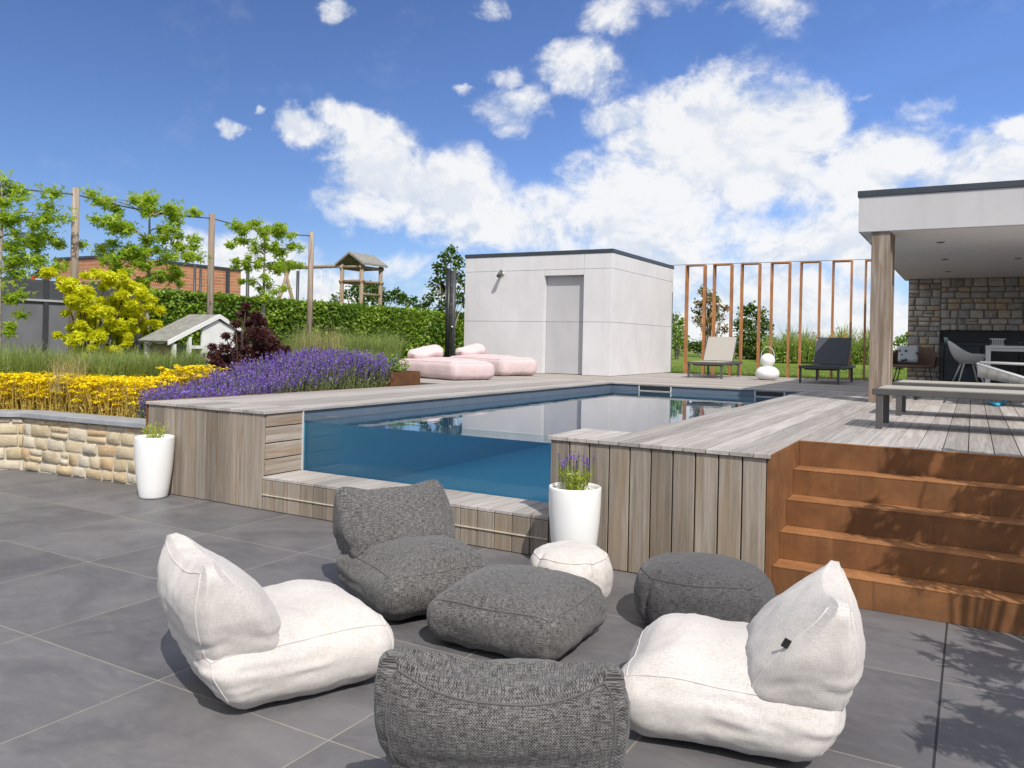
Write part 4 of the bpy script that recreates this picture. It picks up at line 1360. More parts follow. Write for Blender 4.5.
def tub_chair(label, loc, rz):
    t = thing('tub_chair', label, 'chair', loc, rz, 'white moulded chairs at the table')
    rows = []
    K = 26; S = 7
    for i in range(K + 1):
        a = R(-70) + (R(320)) * i / K          # open towards +x
        ang = R(20 + 320 * i / K)
        backness = max(0.0, -math.cos(ang))
        zt = 0.60 + 0.24 * backness ** 1.6
        col = []
        for j in range(S + 1):
            f = j / S
            rr = 0.16 + 0.13 * math.sin(f * math.pi / 2) + 0.02 * f * backness
            z = 0.42 + (zt - 0.42) * f ** 1.4
            col.append((rr * math.cos(ang) * 1.0 - 0.05 * f * backness, rr * math.sin(ang), z))
        rows.append(col)
    vs = [p for c in rows for p in c]; n1 = S + 1
    fs = [(i * n1 + j, (i + 1) * n1 + j, (i + 1) * n1 + j + 1, i * n1 + j + 1) for i in range(K) for j in range(S)]
    b = MB(); b.add(vs, fs, True)
    c = b.build('shell', M['whitepaint'], t, world=False, recalc=True)
    sm = c.modifiers.new('solid', 'SOLIDIFY'); sm.thickness = 0.014
    b = MB(); b.lathe([(0.01, 0.405), (0.15, 0.41), (0.175, 0.42), (0.15, 0.432), (0.01, 0.43)], (0, 0, 0), 24); b.build('seat', M['whitepaint'], t, world=False)
    for (dx, dy) in ((-1, -1), (1, -1), (-1, 1), (1, 1)):
        b = MB(); b.tube([(dx * 0.10, dy * 0.10, 0.41), (dx * 0.23, dy * 0.22, 0)], [0.018, 0.012], 10); b.build('leg', M['whitepaint'], t, world=False)
    return t


pA = atd(968, 384, 15.3); pB = atd(979, 383, 16.2)
tub_chair('white moulded tub chair at the near end of the dining table', (pA[0], pA[1], H), R(15))
tub_chair('white moulded tub chair further back behind the other tub chair', (pB[0], pB[1], H), R(15))
tb = thing('dining_table', 'white metal dining table under the pavilion roof', 'table', (2.2, 10.6, H))
TY0, TY1 = 9.6, 10.6
tx0 = aty(986, 350, TY0)[0]
b = MB(); b.box(tx0, tx0 + 2.2, TY0, TY1, H + 0.70, H + 0.74); b.build('tabletop', M['whitepaint'], tb, bevel=0.004)
b = MB(); b.box(tx0 + 0.02, tx0 + 2.18, TY0 + 0.02, TY0 + 0.05, H + 0.655, H + 0.699); b.box(tx0 + 0.02, tx0 + 2.18, TY1 - 0.05, TY1 - 0.02, H + 0.655, H + 0.699); b.build('apron', M['whitepaint'], tb)
for x in (tx0 + 0.005, tx0 + 2.135):
    for y in (TY0 + 0.005, TY1 - 0.065):
        b = MB(); b.box(x, x + 0.06, y, y + 0.06, H, H + 0.699); b.build('leg', M['whitepaint'], tb, bevel=0.003)
bk = thing('bread_basket', 'pale woven basket on the near end of the dining table', 'basket', (tx0 + 0.15, 9.9, H + 0.741))
b = MB(); b.box(tx0 + 0.06, tx0 + 0.26, 9.8, 10.0, H + 0.742, H + 0.755)
for k in range(9):
    for s in (0, 1): b.box(tx0 + 0.06 + k * 0.0235, tx0 + 0.072 + k * 0.0235, 9.8 + s * 0.19, 9.81 + s * 0.19, H + 0.755, H + 0.84)
    for s in (0, 1): b.box(tx0 + 0.06 + s * 0.188, tx0 + 0.072 + s * 0.188, 9.8 + k * 0.0225, 9.81 + k * 0.0225, H + 0.755, H + 0.84)
b.build('body', M['palerail'], bk)
b = MB(); b.tube([(tx0 + 0.055, 9.8, H + 0.846), (tx0 + 0.265, 9.8, H + 0.846), (tx0 + 0.265, 10.0, H + 0.846), (tx0 + 0.055, 10.0, H + 0.846), (tx0 + 0.055, 9.8, H + 0.846)], 0.008, 6); b.build('rim', M['whitepaint'], bk)
bw = thing('fruit_bowl', 'dark bowl of limes on the dining table', 'bowl', (tx0 + 0.62, 10.0, H + 0.741))
b = MB(); b.lathe([(0.06, 0.0), (0.15, 0.02), (0.20, 0.07), (0.19, 0.07), (0.14, 0.03), (0.01, 0.015)], (tx0 + 0.62, 10.0, H + 0.741), 30); b.build('bowl', M['charcoal'], bw)
for k in range(5):
    a = k * 1.26
    b = MB(); b.lathe([(0.002, -0.03), (0.022, -0.022), (0.031, 0), (0.022, 0.022), (0.002, 0.03)], (tx0 + 0.62 + 0.08 * math.cos(a), 10.0 + 0.08 * math.sin(a), H + 0.81), 14)
    tag(b.build('lime', M['lime']), 'green lime in the dark bowl on the dining table', 'lime', 'limes in the bowl')

# white folding recliner with blue feet
rc = thing('recliner', 'white sling recliner with pale metal frame and blue feet on the deck', 'recliner', (1.7, 6.4, H))
yr0, yr1 = 6.0, 6.6
e0 = aty(978, 364, yr0); e1 = aty(1024, 373, yr0)
dirx = (e1 - e0); dirx = dirx / abs(dirx[0])
hd = np.array([e0[0], yr0, e0[2]]); ft = hd + np.array([1.3, 0, -0.42])
b = MB()
for k in range(12):
    f0, f1 = k / 12, (k + 1) / 12
    sg = lambda f: -0.09 * math.sin(f * math.pi)
    a0 = hd + (ft - hd) * f0; a1 = hd + (ft - hd) * f1
    s0 = 0.10 * max(0, 1 - f0 * 1.6); s1 = 0.10 * max(0, 1 - f1 * 1.6)
    b.add([(a0[0], yr0, a0[2]), (a1[0], yr0, a1[2]), (a1[0], (yr0 + yr1) / 2, a1[2] - 0.05 - s1), (a0[0], (yr0 + yr1) / 2, a0[2] - 0.05 - s0)], [(0, 1, 2, 3)], True)
    b.add([(a0[0], (yr0 + yr1) / 2, a0[2] - 0.05 - s0), (a1[0], (yr0 + yr1) / 2, a1[2] - 0.05 - s1), (a1[0], yr1, a1[2]), (a0[0], yr1, a0[2])], [(0, 1, 2, 3)], True)
slg = b.build('sling', M['whitepaint'], rc, recalc=False)
sm = slg.modifiers.new('solid', 'SOLIDIFY'); sm.thickness = 0.012
b = MB()
for y in (yr0, yr1): b.tube([hd * [1, 0, 1] + [0, y, 0], ft * [1, 0, 1] + [0, y, 0]], 0.016, 10); b.tube([hd * [1, 0, 1] + [0.02, y, 0.02], hd * [1, 0, 1] + [1.1, y, 0.0]], 0.014, 10)
b.tube([hd * [1, 0, 1] + [0, yr0, 0], hd * [1, 0, 1] + [0, yr1, 0]], 0.014, 10)
for y in (yr0, yr1):
    b.tube([hd * [1, 0, 1] + [0.95, y, 0.0], (e0[0] + 0.45, y, H + 0.04)], 0.014, 10); b.tube([hd * [1, 0, 1] + [0.6, y, -0.19], (e0[0] + 1.1, y, H + 0.04)], 0.014, 10)
b.build('frame', M['palerail'], rc)
for (u0, v0, u1, v1) in ((989, 402, 997, 405), (997, 405, 1011, 399)):
    q0 = atz(u0, v0, H + 0.02); q1 = atz(u1, v1, H + 0.02)
    b = MB(); b.tube([q0, q1], 0.022, 8); b.build('foot', M['blue'], rc)

# ================================================================== GARDEN
# fence, brick building
fc = thing('fence', 'board fence with upper boards coloured for tree shade and a pale rail behind the left tree', 'fence', (-13, 1, 0.9))
FX = -13.0
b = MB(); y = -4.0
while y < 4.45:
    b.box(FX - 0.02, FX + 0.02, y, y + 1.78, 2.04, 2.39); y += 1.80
b.build('panel', M['fence'], fc)  # upper boards coloured dark to stand for a tree's shadow
b = MB(); b.box(FX - 0.02, FX + 0.015, -4.0, 4.4, 0.85, 2.035); b.build('base_panel', M['fence_grey'], fc)
for k in range(6):
    y = -4.0 + k * 1.8 - 0.06
    b = MB(); b.box(FX - 0.035, FX + 0.045, y - 0.03, y + 0.05, 0.8, 2.41); b.build('post', M['charcoal'], fc)
b = MB(); b.box(FX + 0.021, FX + 0.055, -4.0, 4.5, 2.02, 2.055); b.build('rail', M['fence_line'], fc)

bb_ = thing('brick_building', 'long low red brick building behind the hedge', 'building', (-22, 12, 0.9))
BX = -20.0
y0 = atx(112, 255, BX)[1]; y1 = atx(241, 269, BX)[1]; zt = atx(112, 255, BX)[2]
b = MB(); b.box(BX - 2.68, BX, y0, y1, 0.5, zt - 0.06); b.build('wall', M['brick'], bb_)
b = MB(); b.box(BX - 2.72, BX + 0.04, y0 - 0.04, y1 + 0.04, zt - 0.06, zt + 0.01); b.build('roof_trim', M['trim'], bb_)
b = MB(); b.box(BX + 0.005, BX + 0.06, y1 - 0.62, y1 - 0.5, 0.5, zt - 0.1); b.build('downpipe', M['trim'], bb_)
# orange play frame behind fence
b = MB()
p1, p2 = atx(33, 276.5, -13.4), atx(48, 277.5, -13.4)
b.bar(p1, p2, 0.05, 0.05); b.bar(p1, p1 - np.array([0, 0, 1.3]), 0.05, 0.05); b.bar(p2, p2 - np.array([0, 0, 1.3]), 0.05, 0.05)
tag(b.build('goal_frame', M['orange']), 'orange goal frame just showing above the dark fence', 'goal')
# dark slim posts behind hedge
for k, (u_, v0, v1) in enumerate(((179, 278, 300), (195, 264, 300), (200.7, 268, 300), (248, 266, 306), (298, 271, 308))):
    p = atx(u_, v0, -14.2); q = atx(u_, v1, -14.2)
    b = MB(); b.tube([(p[0], p[1], 0.9), p], 0.028 if k < 3 else 0.04, 8)
    tag(b.build('slim_post', M['charcoal']), ['slim dark post before the brick wall, leftmost of the three there', 'slim dark post before the brick wall, taller one of a close pair', 'slim dark post before the brick wall, shorter one of a close pair',
        'slim dark post just right of the brick building', 'slim dark post beside the swing frame'][k], 'post', 'slim dark posts behind the hedge')

# poles with wire
PX = -11.0
polez = []
plab = ['tall wooden pole left of the golden maple', 'tall wooden pole behind the little white house', 'tall wooden pole before the swing beam']
for k, (u_, v_) in enumerate(((76, 188), (212, 214), (311.5, 232))):
    p = atx(u_, v_, PX); polez.append(p)
    b = MB(); b.tube([(PX, p[1], 0.85), (PX, p[1], p[2])], [0.062, 0.054], 14)
    o = b.build('wooden_pole', M['wood_post']); tag(o, plab[k], 'pole', 'wooden poles carrying the wire')
b = MB()
prev = np.array([PX, polez[0][1] - 2.55 * 2, 3.6])
pth = [prev]
for a_, c_ in zip([np.array([PX, polez[0][1] - 2.55, 3.63])] + polez[:-1], polez):
    for f in np.linspace(0, 1, 9)[1:]:
        q = a_ + (c_ - a_) * f; pth.append((PX, q[1], 3.62 - 0.07 * math.sin(f * math.pi)))
b.tube(pth, 0.012, 6)
tag(b.build('wire', M['wire']), 'dark wire running between the tall wooden poles', 'wire')


# espaliered trees
def espalier(label, u_t, v_top, v_bot, branches, leaf, nleaf, seed, size=0.118):
    rg = np.random.default_rng(seed)
    top = atx(u_t, v_top, PX)
    t = thing('tree', label, 'tree', (PX, top[1], 0.9), 0, 'young trees trained along the wire')
    b = MB(); y0 = top[1]
    wob = lambda z: 0.02 * math.sin(z * 3 + seed)
    zs = np.linspace(0.85, top[2], 12)
    b.tube([(PX + wob(z), y0 + wob(z + 1), z) for z in zs], list(np.linspace(0.045, 0.012, 12)), 9)
    tr = b.build('trunk', M['bark'], t)
    cl = []; rad = []; bb = MB()
    for (uu, vv, r_, n_) in branches:      # tip positions
        tip = atx(uu, vv, PX + rg.uniform(-0.12, 0.12)); 
        st0 = np.array([PX, y0, max(1.2, min(top[2], tip[2] - 0.08 + rg.uniform(-.1, .05)))])
        pts = [st0 + (tip - st0) * f + np.array([rg.uniform(-.04, .04) if 0 < f < 1 else 0, 0, 0.07 * math.sin(f * math.pi)]) for f in np.linspace(0, 1, 7)]
        bb.tube(pts, list(np.linspace(0.014, 0.005, 7)), 6)
        L = np.linalg.norm(tip - st0)
        k = max(3, int(L / 0.13))
        for f in np.linspace(0.18, 1.05, k):
            c = st0 + (tip - st0) * f + np.array([0, 0, 0.05 * math.sin(min(f, 1) * math.pi)])
            cl.append(c + rg.normal(size=3) * np.array([0.16, 0.07, 0.06])); rad.append(r_ * rg.uniform(0.7, 1.6))
    bb.build('branches', M['bark'], t)
    pts = clump_pts(cl, rad, [int(nleaf * rg.uniform(0.5, 1.1)) for _ in cl], 0.75, 0.0, rg)
    V, F, m_ = star_leaves(pts, size, rg)
    np_mesh('crown', V, F, leaf, t, tint=np.tile(rg.random(len(pts)), m_))
    return t


espalier('young tree with tiered pale green branches at the left edge', 2, 180, 350,
         [(36, 197, .15, 0), (-40, 190, .16, 0), (20, 184, .15, 0), (58, 222, .17, 0), (40, 214, .14, 0), (-50, 225, .17, 0), (62, 240, .16, 0), (48, 248, .15, 0), (-50, 255, .17, 0), (54, 268, .17, 0), (35, 262, .15, 0), (-45, 275, .16, 0), (18, 300, .11, 0), (-30, 310, .12, 0), (12, 325, .09, 0)],
         M['leaf_tree'], 90, 21)
espalier('young tree with tiered pale green branches right behind the golden maple', 150, 200, 352,
         [(94, 198, .12, 0), (112, 199, .12, 0), (193, 217, .10, 0), (185, 212, .13, 0), (152, 202, .14, 0), (100, 222, .13, 0), (118, 226, .13, 0), (192, 238, .13, 0), (175, 230, .14, 0), (96, 243, .13, 0), (112, 248, .12, 0), (196, 255, .13, 0), (182, 262, .13, 0), (105, 262, .12, 0), (135, 255, .12, 0), (115, 278, .11, 0), (190, 278, .10, 0), (172, 272, .12, 0), (140, 285, .09, 0)],
         M['leaf_tree'], 84, 22)
espalier('young tree with tiered pale green branches left of the swing frame', 265, 228, 358,
         [(234, 224, .10, 0), (245, 229, .11, 0), (295, 234, .11, 0), (283, 228, .11, 0), (231, 243, .11, 0), (248, 241, .11, 0), (297, 251, .11, 0), (284, 246, .12, 0), (232, 261, .10, 0), (246, 264, .10, 0), (302, 268, .10, 0), (285, 266, .11, 0), (250, 283, .10, 0), (280, 286, .10, 0), (262, 280, .12, 0), (258, 293, .09, 0)],
         M['leaf_tree'], 66, 23)

# golden maple
gm = thing('maple', 'golden yellow maple bush before the fence', 'maple', (-9.8, 2.0, 0.9))
cl = []; rd_ = []
GMX = -9.7
for (uu, vv, rr) in ((70, 292, .16), (60, 286, .12), (85, 297, .17), (112, 280, .15), (100, 275, .12), (125, 290, .16), (140, 298, .14), (148, 305, .11), (118, 303, .2), (95, 312, .2), (78, 308, .15), (135, 315, .18), (145, 322, .12), (110, 322, .2), (90, 328, .17), (75, 335, .13), (70, 338, .1), (125, 332, .18), (105, 340, .17), (138, 340, .12), (92, 345, .14), (84, 318, .14), (118, 348, .15), (130, 304, .14), (66, 300, .10)):
    for q_ in range(5):
        c = atx(uu + rng.normal() * 8, vv + rng.normal() * 6, GMX + rng.uniform(-0.3, 0.3)); cl.append(c); rd_.append(rr * (0.7, 0.5, 0.4, 0.4, 0.3)[q_])
pts = clump_pts(cl, rd_, [int(4600 * r_) for r_ in rd_], 0.8, 0.0)
V, F, m_ = star_leaves(pts, 0.088); np_mesh('crown', V, F, M['leaf_yellow'], gm, tint=np.tile(rng.random(len(pts)), m_))
b = MB(); base = np.array([GMX, 1.95, 0.85])
for c in cl[::9]: b.tube([base, (base + c) / 2 + np.array([0, 0, -0.08]), c], [0.022, 0.012, 0.005], 6)
b.build('branches', M['barkdark'], gm)

# dark red maple
rm = thing('maple', 'dark red lace-leaf maple beside the little white house', 'maple', (-7.3, 2.35, 0.9))
cl = []; rd_ = []
for (uu, vv, rr) in ((243, 314, .07), (236, 324, .06), (252, 324, .10), (226, 336, .05), (240, 338, .12), (256, 334, .15), (212, 347, .05), (226, 349, .09), (244, 350, .17), (262, 346, .15), (275, 352, .11), (215, 356, .10), (232, 358, .12), (250, 362, .15), (268, 358, .14), (284, 350, .10), (264, 334, .13), (272, 342, .13), (258, 352, .15), (240, 366, .13), (224, 360, .11), (280, 360, .10), (256, 316, .09), (215, 362, .08), (262, 366, .12), (238, 372, .12), (222, 368, .10), (246, 306, .06), (262, 322, .08)):
    cl.append(atx(uu, vv, -7.3 + rng.uniform(-0.22, 0.22))); rd_.append(rr)
pts = clump_pts(cl, rd_, [int(3800 * r_) for r_ in rd_], 0.75, 0.0)
V, F, m_ = star_leaves(pts, 0.07); np_mesh('crown', V, F, M['leaf_red'], rm, tint=np.tile(rng.random(len(pts)), m_))
b = MB(); base = np.array([-7.3, 2.4, 0.8])
for c in cl: b.tube([base, (base + c) / 2 + np.array([0, 0, 0.05]), c], [0.02, 0.011, 0.004], 6)
b.build('branches', M['barkdark'], rm)

# little white house
ph = thing('playhouse', 'small white wooden house with grey shingle roof in the garden', 'playhouse', (-8.9, 2.8, 0.9))
hx1, hx0 = -8.45, -9.10
ya, yr, yb = 2.27, 3.04, 3.40
za, zr, zb2 = 1.405, 1.77, 1.60
b = MB()
yl = ya + 0.50
b.prism([(yl, 0.9), (yb - 0.04, 0.9), (yb - 0.04, zb2 - 0.01), (yr, zr - 0.05), (yl, za + 0.23 - 0.05)], hx1 - 0.05, hx1 - 0.02, 0)
b.box(hx0 + 0.04, hx1 - 0.052, yb - 0.07, yb - 0.04, 0.9, zb2 - 0.05)
b.box(hx0 + 0.02, hx0 + 0.05, ya + 0.08, yb - 0.072, 0.9, za - 0.06)
b.build('wall', M['whitepaint'], ph)
b = MB()
b.prism([(ya - 0.06, za - 0.028), (yr, zr), (yr, zr + 0.028), (ya - 0.075, za)], hx0, hx1, 0)
b.prism([(yr + 0.002, zr), (yb + 0.04, zb2 - 0.03), (yb + 0.05, zb2 - 0.004), (yr + 0.002, zr + 0.028)], hx0, hx1, 0)
b.build('roof', M['shingle'], ph)
b = MB()
b.prism([(ya - 0.08, za - 0.055), (yr, zr - 0.03), (yr, zr + 0.032), (ya - 0.08, za + 0.008)], hx1 + 0.002, hx1 + 0.022, 0)
b.prism([(yr + 0.002, zr - 0.03), (yb + 0.06, zb2 - 0.065), (yb + 0.06, zb2 - 0.008), (yr + 0.002, zr + 0.032)], hx1 + 0.002, hx1 + 0.022, 0)
b.build('bargeboard', M['whitepaint'], ph)
for (x, y) in ((hx1 - 0.05, ya + 0.02), (hx1 - 0.05, ya + 0.27), (hx0 + 0.03, ya + 0.02)):
    b = MB(); b.box(x, x + 0.045, y, y + 0.045, 0.85, za - 0.04 + (0.1 if y > ya + .1 else 0)); b.build('post', M['whitepaint'], ph)
b = MB(); b.box(hx1 - 0.05, hx1 - 0.01, ya + 0.316, yl - 0.002, 1.30, 1.345); b.build('rail', M['whitepaint'], ph)
b = MB(); b.box(hx0 + 0.06, hx1 - 0.06, ya + 0.10, ya + 0.115, 0.9, 1.36); b.build('panel', M['wood_play'], ph)

# hedge
hd_ = thing('hedge', 'long clipped green hedge across the back of the garden', 'hedge', (-13.2, 10, 0.85))
b = MB(); b.box(-13.75, -13.15, 4.3, 16.8, 0.8, 2.24); b.build('core', M['leaf_dark'], hd_)
NH = 26000
yy = rng.uniform(4.1, 16.9, NH); ff = rng.random(NH)
bump = np.array([mnoise.noise(Vector((y_ * 1.3, f_ * 4, 3.0))) for y_, f_ in zip(yy, ff)]) * 0.13
front = rng.random(NH) < 0.72
zz = np.where(front, 0.8 + 1.58 * rng.random(NH), 2.33 + bump * 0.6 + rng.normal(size=NH) * 0.035)
xx = np.where(front, -13.06 + bump + rng.normal(size=NH) * 0.05 - 0.12 * np.clip((zz - 2.1) / 0.3, 0, 1), rng.uniform(-13.85, -13.05, NH))
V, F = leaf_quads(np.stack([xx, yy, zz], 1), 0.088, 0.25, 0.7); np_mesh('foliage', V, F, M['leaf_hedge'], hd_, tint=np.clip(rng.random(len(F)) * 0.75 + 0.2 + 0.9 * np.array([mnoise.noise(Vector((p_ * 0.9, q_ * 1.6, 7.0))) for p_, q_ in zip(yy, zz)]), 0, 1))


# ground-cover plants ------------------------------------------------
def scatter(n_, poly_fn, rg):
    out = []
    while len(out) < n_:
        x, y = poly_fn(rg); out.append((x, y, soil_z(x, y)))
    return np.array(out)


# lavender bank
rg = np.random.default_rng(31)
LN = 6500
yl_ = 0.30 + 3.42 * rg.random(LN) ** 0.95
xl_ = -5.87 - rg.random(LN) * np.where(yl_ < 0.6, 0.66, 0.80 + 0.25 * np.sin(np.clip(yl_, 0, 3.8) / 3.8 * math.pi))
keep = ~(yl_ < 0.37)
base = np.stack([xl_, yl_, np.array([max(0.60, soil_z(x, y)) for x, y in zip(xl_, yl_)])], 1)[keep]
hh = np.interp(base[:, 1], [0.3, 0.9, 1.6, 2.2, 3.0, 3.8], [0.30, 0.33, 0.38, 0.45, 0.50, 0.40]) + 0.05 * np.array([mnoise.noise(Vector((p[0] * 4, p[1] * 4, 0))) for p in base])
N_ = len(base)
a = rg.uniform(0, 2 * math.pi, N_); lean = rg.uniform(0.05, 0.45, N_)
dirn = np.stack([np.cos(a) * lean + 0.16 * (base[:, 0] > -6.15), np.sin(a) * lean, np.ones(N_)], 1)
H_ = (hh * rg.uniform(0.45, 1.06, N_))[:, None]
tip = base + dirn * H_
w_ = np.stack([-np.sin(a), np.cos(a), np.zeros(N_)], 1) * 0.004
V = np.stack([base - w_, base + w_, tip + w_ * 0.6, tip - w_ * 0.6], 1).reshape(-1, 3); F = np.arange(N_ * 4).reshape(-1, 4)
P2 = np.concatenate([base + dirn * H_ * f + rg.normal(size=base.shape) * 0.012 for f in (0.12, 0.25, 0.38, 0.5, 0.62)])
V2, F2 = leaf_quads(P2, 0.06, 0.1, 0.14, dirs=np.tile(dirn, (5, 1)), rg=rg)
lav = thing('lavender', 'bank of purple lavender along the left deck edge', 'lavender', (-6.3, 1.8, 0.7)); lav['kind'] = 'stuff'
np_mesh('foliage', np.concatenate([V, V2]), np.concatenate([F, F2 + len(V)]), M['lav_stem'], lav, tint=rg.random(len(F) + len(F2)))
fl = np.concatenate([tip - dirn * 0.15 * f + rg.normal(size=tip.shape) * 0.004 for f in np.linspace(0, 1, 8)])
V, F = leaf_quads(fl, 0.024, 0.1, 0.75, rg=rg)
np_mesh('flowers', V, F, M['lav_flower'], lav, tint=rg.random(len(F)))

# yarrow (yellow flowers)
rg = np.random.default_rng(37)
ps = []
for _ in range(2300):
    x = rg.uniform(-10.5, -6.4); y = 0.36 + 1.0 * rg.random() ** 1.3
    if x < -7.9: y += -(x + 7.9) * -0.55
    if x > -6.50 - 0.55 * max(0, y - 0.40): continue
    ps.append((x, y, 0.56, 0.17 + 0.27 * rg.random() ** 0.8))
for _ in range(80):
    c = atx(rg.uniform(172, 216), rg.uniform(364, 378), -7.1); ps.append((c[0] + rg.uniform(-.2, .2), c[1], max(0.6, c[2] - 0.35), 0.33))
ya_ = thing('yarrow', 'mass of flat-topped yellow flowers behind the sandstone wall', 'yarrow', (-7.2, 0.8, 0.6)); ya_['kind'] = 'stuff'
ps = np.array(ps); N_ = len(ps)
base = ps[:, :3]; tip = base + np.stack([rg.normal(size=N_) * 0.04, rg.normal(size=N_) * 0.04, ps[:, 3]], 1)
w_ = np.tile(np.array([[0.87, 0.5, 0]]), (N_, 1)) * 0.004
V = np.stack([base - w_, base + w_, tip + w_, tip - w_], 1).reshape(-1, 3); F = np.arange(N_ * 4).reshape(-1, 4)
P2 = np.concatenate([base + (tip - base) * f + rg.normal(size=base.shape) * 0.02 for f in np.linspace(0.1, 0.8, 9)])
V2, F2 = leaf_quads(P2, 0.06, 0.1, 0.16, dirs=np.tile(tip - base, (9, 1)), rg=rg)
np_mesh('foliage', np.concatenate([V, V2]), np.concatenate([F, F2 + len(V)]), M['yarrow_stem'], ya_, tint=rg.random(len(F) + len(F2)))
k = 30
aa = rg.uniform(0, 2 * math.pi, (N_, k)); rr = 0.05 * np.sqrt(rg.random((N_, k)))
fp = np.repeat(tip, k, 0) + np.stack([(rr * np.cos(aa)).ravel(), (rr * np.sin(aa)).ravel(), (0.012 - rr ** 2 * 7).ravel() + rg.normal(size=N_ * k) * 0.003], 1)
V, F = leaf_quads(fp, 0.025, 1.2, 0.9, rg=rg)
np_mesh('flowers', V, F, M['yarrow'], ya_, tint=rg.random(len(F)))


def grass_tuft(label, us, vs, X, hgt, n_, mat, seed, wd=0.006, lean=0.55, name='ornamental_grass', group='ornamental grasses in the garden'):
    rg = np.random.default_rng(seed)
    out = []
    for _ in range(n_):
        c = atx(rg.uniform(*us), vs, X + rg.uniform(-0.45, 0.45)); out.append((c[0], c[1], max(0.55, c[2] - hgt)))
    hv = np.array([hgt * (1 + 0.45 * mnoise.noise(Vector((p[0] * 2.2, p[1] * 2.2, seed)))) for p in out])
    V, F, t = blades(np.array(out), hv, wd, lean * 1.3, 0.45, rg)
    ctr = np.mean(out, 0)
    o = np_mesh(name, V, F, mat, tint=rg.random(len(F)), loc=(ctr[0], ctr[1], ctr[2]))
    tag(o, label, 'grass', group)
    return o


grass_tuft('soft green fountain grass mound before the little white house', (100, 205), 350, -8.1, 0.42, 4200, M['blade'], 41, 0.005, 0.75)
grass_tuft('green fountain grass below the golden maple', (78, 135), 350, -8.5, 0.45, 2200, M['blade'], 42, 0.005, 0.7)
grass_tuft('dark green grass at the foot of the board fence', (-30, 75), 347, -9.3, 0.45, 2600, M['blade'], 43, 0.006, 0.6)
grass_tuft('tan dry grass between the yellow flowers and green grass', (52, 88), 354, -8.0, 0.42, 260, M['blade_dry'], 44, 0.004, 0.5)
grass_tuft('tall feathery green grass between hedge and lavender', (290, 400), 334, -9.3, 0.6, 3800, M['blade'], 45, 0.008, 0.6)
grass_tuft('tan feathery grass seed heads behind the lavender', (296, 345), 329, -8.9, 0.6, 420, M['blade_dry'], 46, 0.005, 0.5)
grass_tuft('olive grass filling the bed behind the red maple', (255, 320), 350, -8.6, 0.4, 1600, M['blade'], 47, 0.008, 0.6)
grass_tuft('bright grass left of the rusty planter box', (345, 385), 350, -7.6, 0.4, 1300, M['blade'], 48, 0.006, 0.6)

# lawn blades near the frames
rg = np.random.default_rng(51)
xs_ = rg.uniform(-6.5, 1.5, 14000); ys_ = 13.0 + 9 * rg.random(14000) ** 1.6
V, F, t_ = blades(np.stack([xs_, ys_, [lawn_z(x, y) - 0.01 for x, y in zip(xs_, ys_)]], 1), 0.06, 0.008, 0.6, 0.3, rg)
tag(np_mesh('grass', V, F, M['blade_lawn'], tint=rg.random(len(F))), 'short green lawn grass behind the deck', 'grass', kind='stuff')


# trees and shrubs beyond
def shrub(name, label, cat, blobs, dep, leafsize, mat, per, seed, group=None, trunk=None, base_z=1.0, squash=0.9):
    rg = np.random.default_rng(seed)
    cl = []; rd_ = []
    for (uu, vv, rpx) in blobs:
        r_ = rpx * dep / FPX
        cl.append(atd(uu, vv, dep + rg.uniform(-1, 1) * r_)); rd_.append(r_)
    c0 = np.mean(cl, 0)
    t = thing(name, label, cat, (c0[0], c0[1], base_z), 0, group)
    pts = clump_pts(cl, rd_, [max(60, int(per * 15 * (r_ / leafsize) ** 2)) for r_ in rd_], squash, 0.35, rg)
    V, F = leaf_quads(pts, leafsize, 0.35, 0.65, rg=rg); np_mesh('crown', V, F, mat, t, tint=rg.random(len(F)))
    b = MB(); bs = np.array([c0[0], c0[1], base_z - 0.2])
    for c in cl[:: max(1, len(cl) // 9)]:
        b.tube([bs, (bs + c) / 2 + np.array([0, 0, 0.1 * (c[2] - bs[2])]), c], [0.012 * dep / 8, 0.007 * dep / 8, 0.003 * dep / 8], 6)
    b.build('trunk', M['bark'] if trunk is None else trunk, t)
    return t


shrub('tree', 'loose green tree behind the hedge left of the shed', 'tree', [(446, 258, 9), (452, 250, 6), (438, 268, 9), (458, 262, 9), (450, 275, 11), (437, 285, 11), (462, 280, 10), (448, 292, 12), (430, 297, 8), (425, 305, 7), (460, 298, 10), (468, 290, 6), (442, 306, 9)], 25, 0.13, M['leaf_dark'], 1.5, 61)
shrub('bush', 'green bush behind the play tower', 'bush', [(345, 295, 8), (355, 290, 9), (367, 289, 9), (378, 290, 8), (390, 296, 8), (400, 300, 7), (360, 300, 10), (380, 301, 10), (335, 300, 6), (372, 296, 9), (397, 292, 5)], 31, 0.14, M['leaf_dark'], 1.6, 62)
shrub('bush', 'low bush above the hedge right of the play tower', 'bush', [(408, 303, 6), (414, 300, 5), (404, 296, 4), (418, 306, 6)], 30, 0.14, M['leaf_dark'], 1.6, 63)
shrub('bush', 'green bush at the right corner of the shed', 'bush', [(674, 318, 7), (678, 330, 9), (676, 342, 9), (683, 338, 6), (681, 322, 5), (672, 330, 8)], 30, 0.12, M['leaf_hedge'], 1.6, 64, base_z=0.9)
shrub('tree', 'small tree with reddish leaves behind the first rusty frames', 'tree', [(704, 293, 6), (710, 300, 8), (699, 303, 6), (716, 307, 7), (706, 313, 9), (720, 318, 7), (712, 322, 9), (698, 320, 6), (726, 308, 5), (724, 330, 6), (705, 332, 6)], 33, 0.13, M['leaf_rust'], 1.1, 65, base_z=0.95)
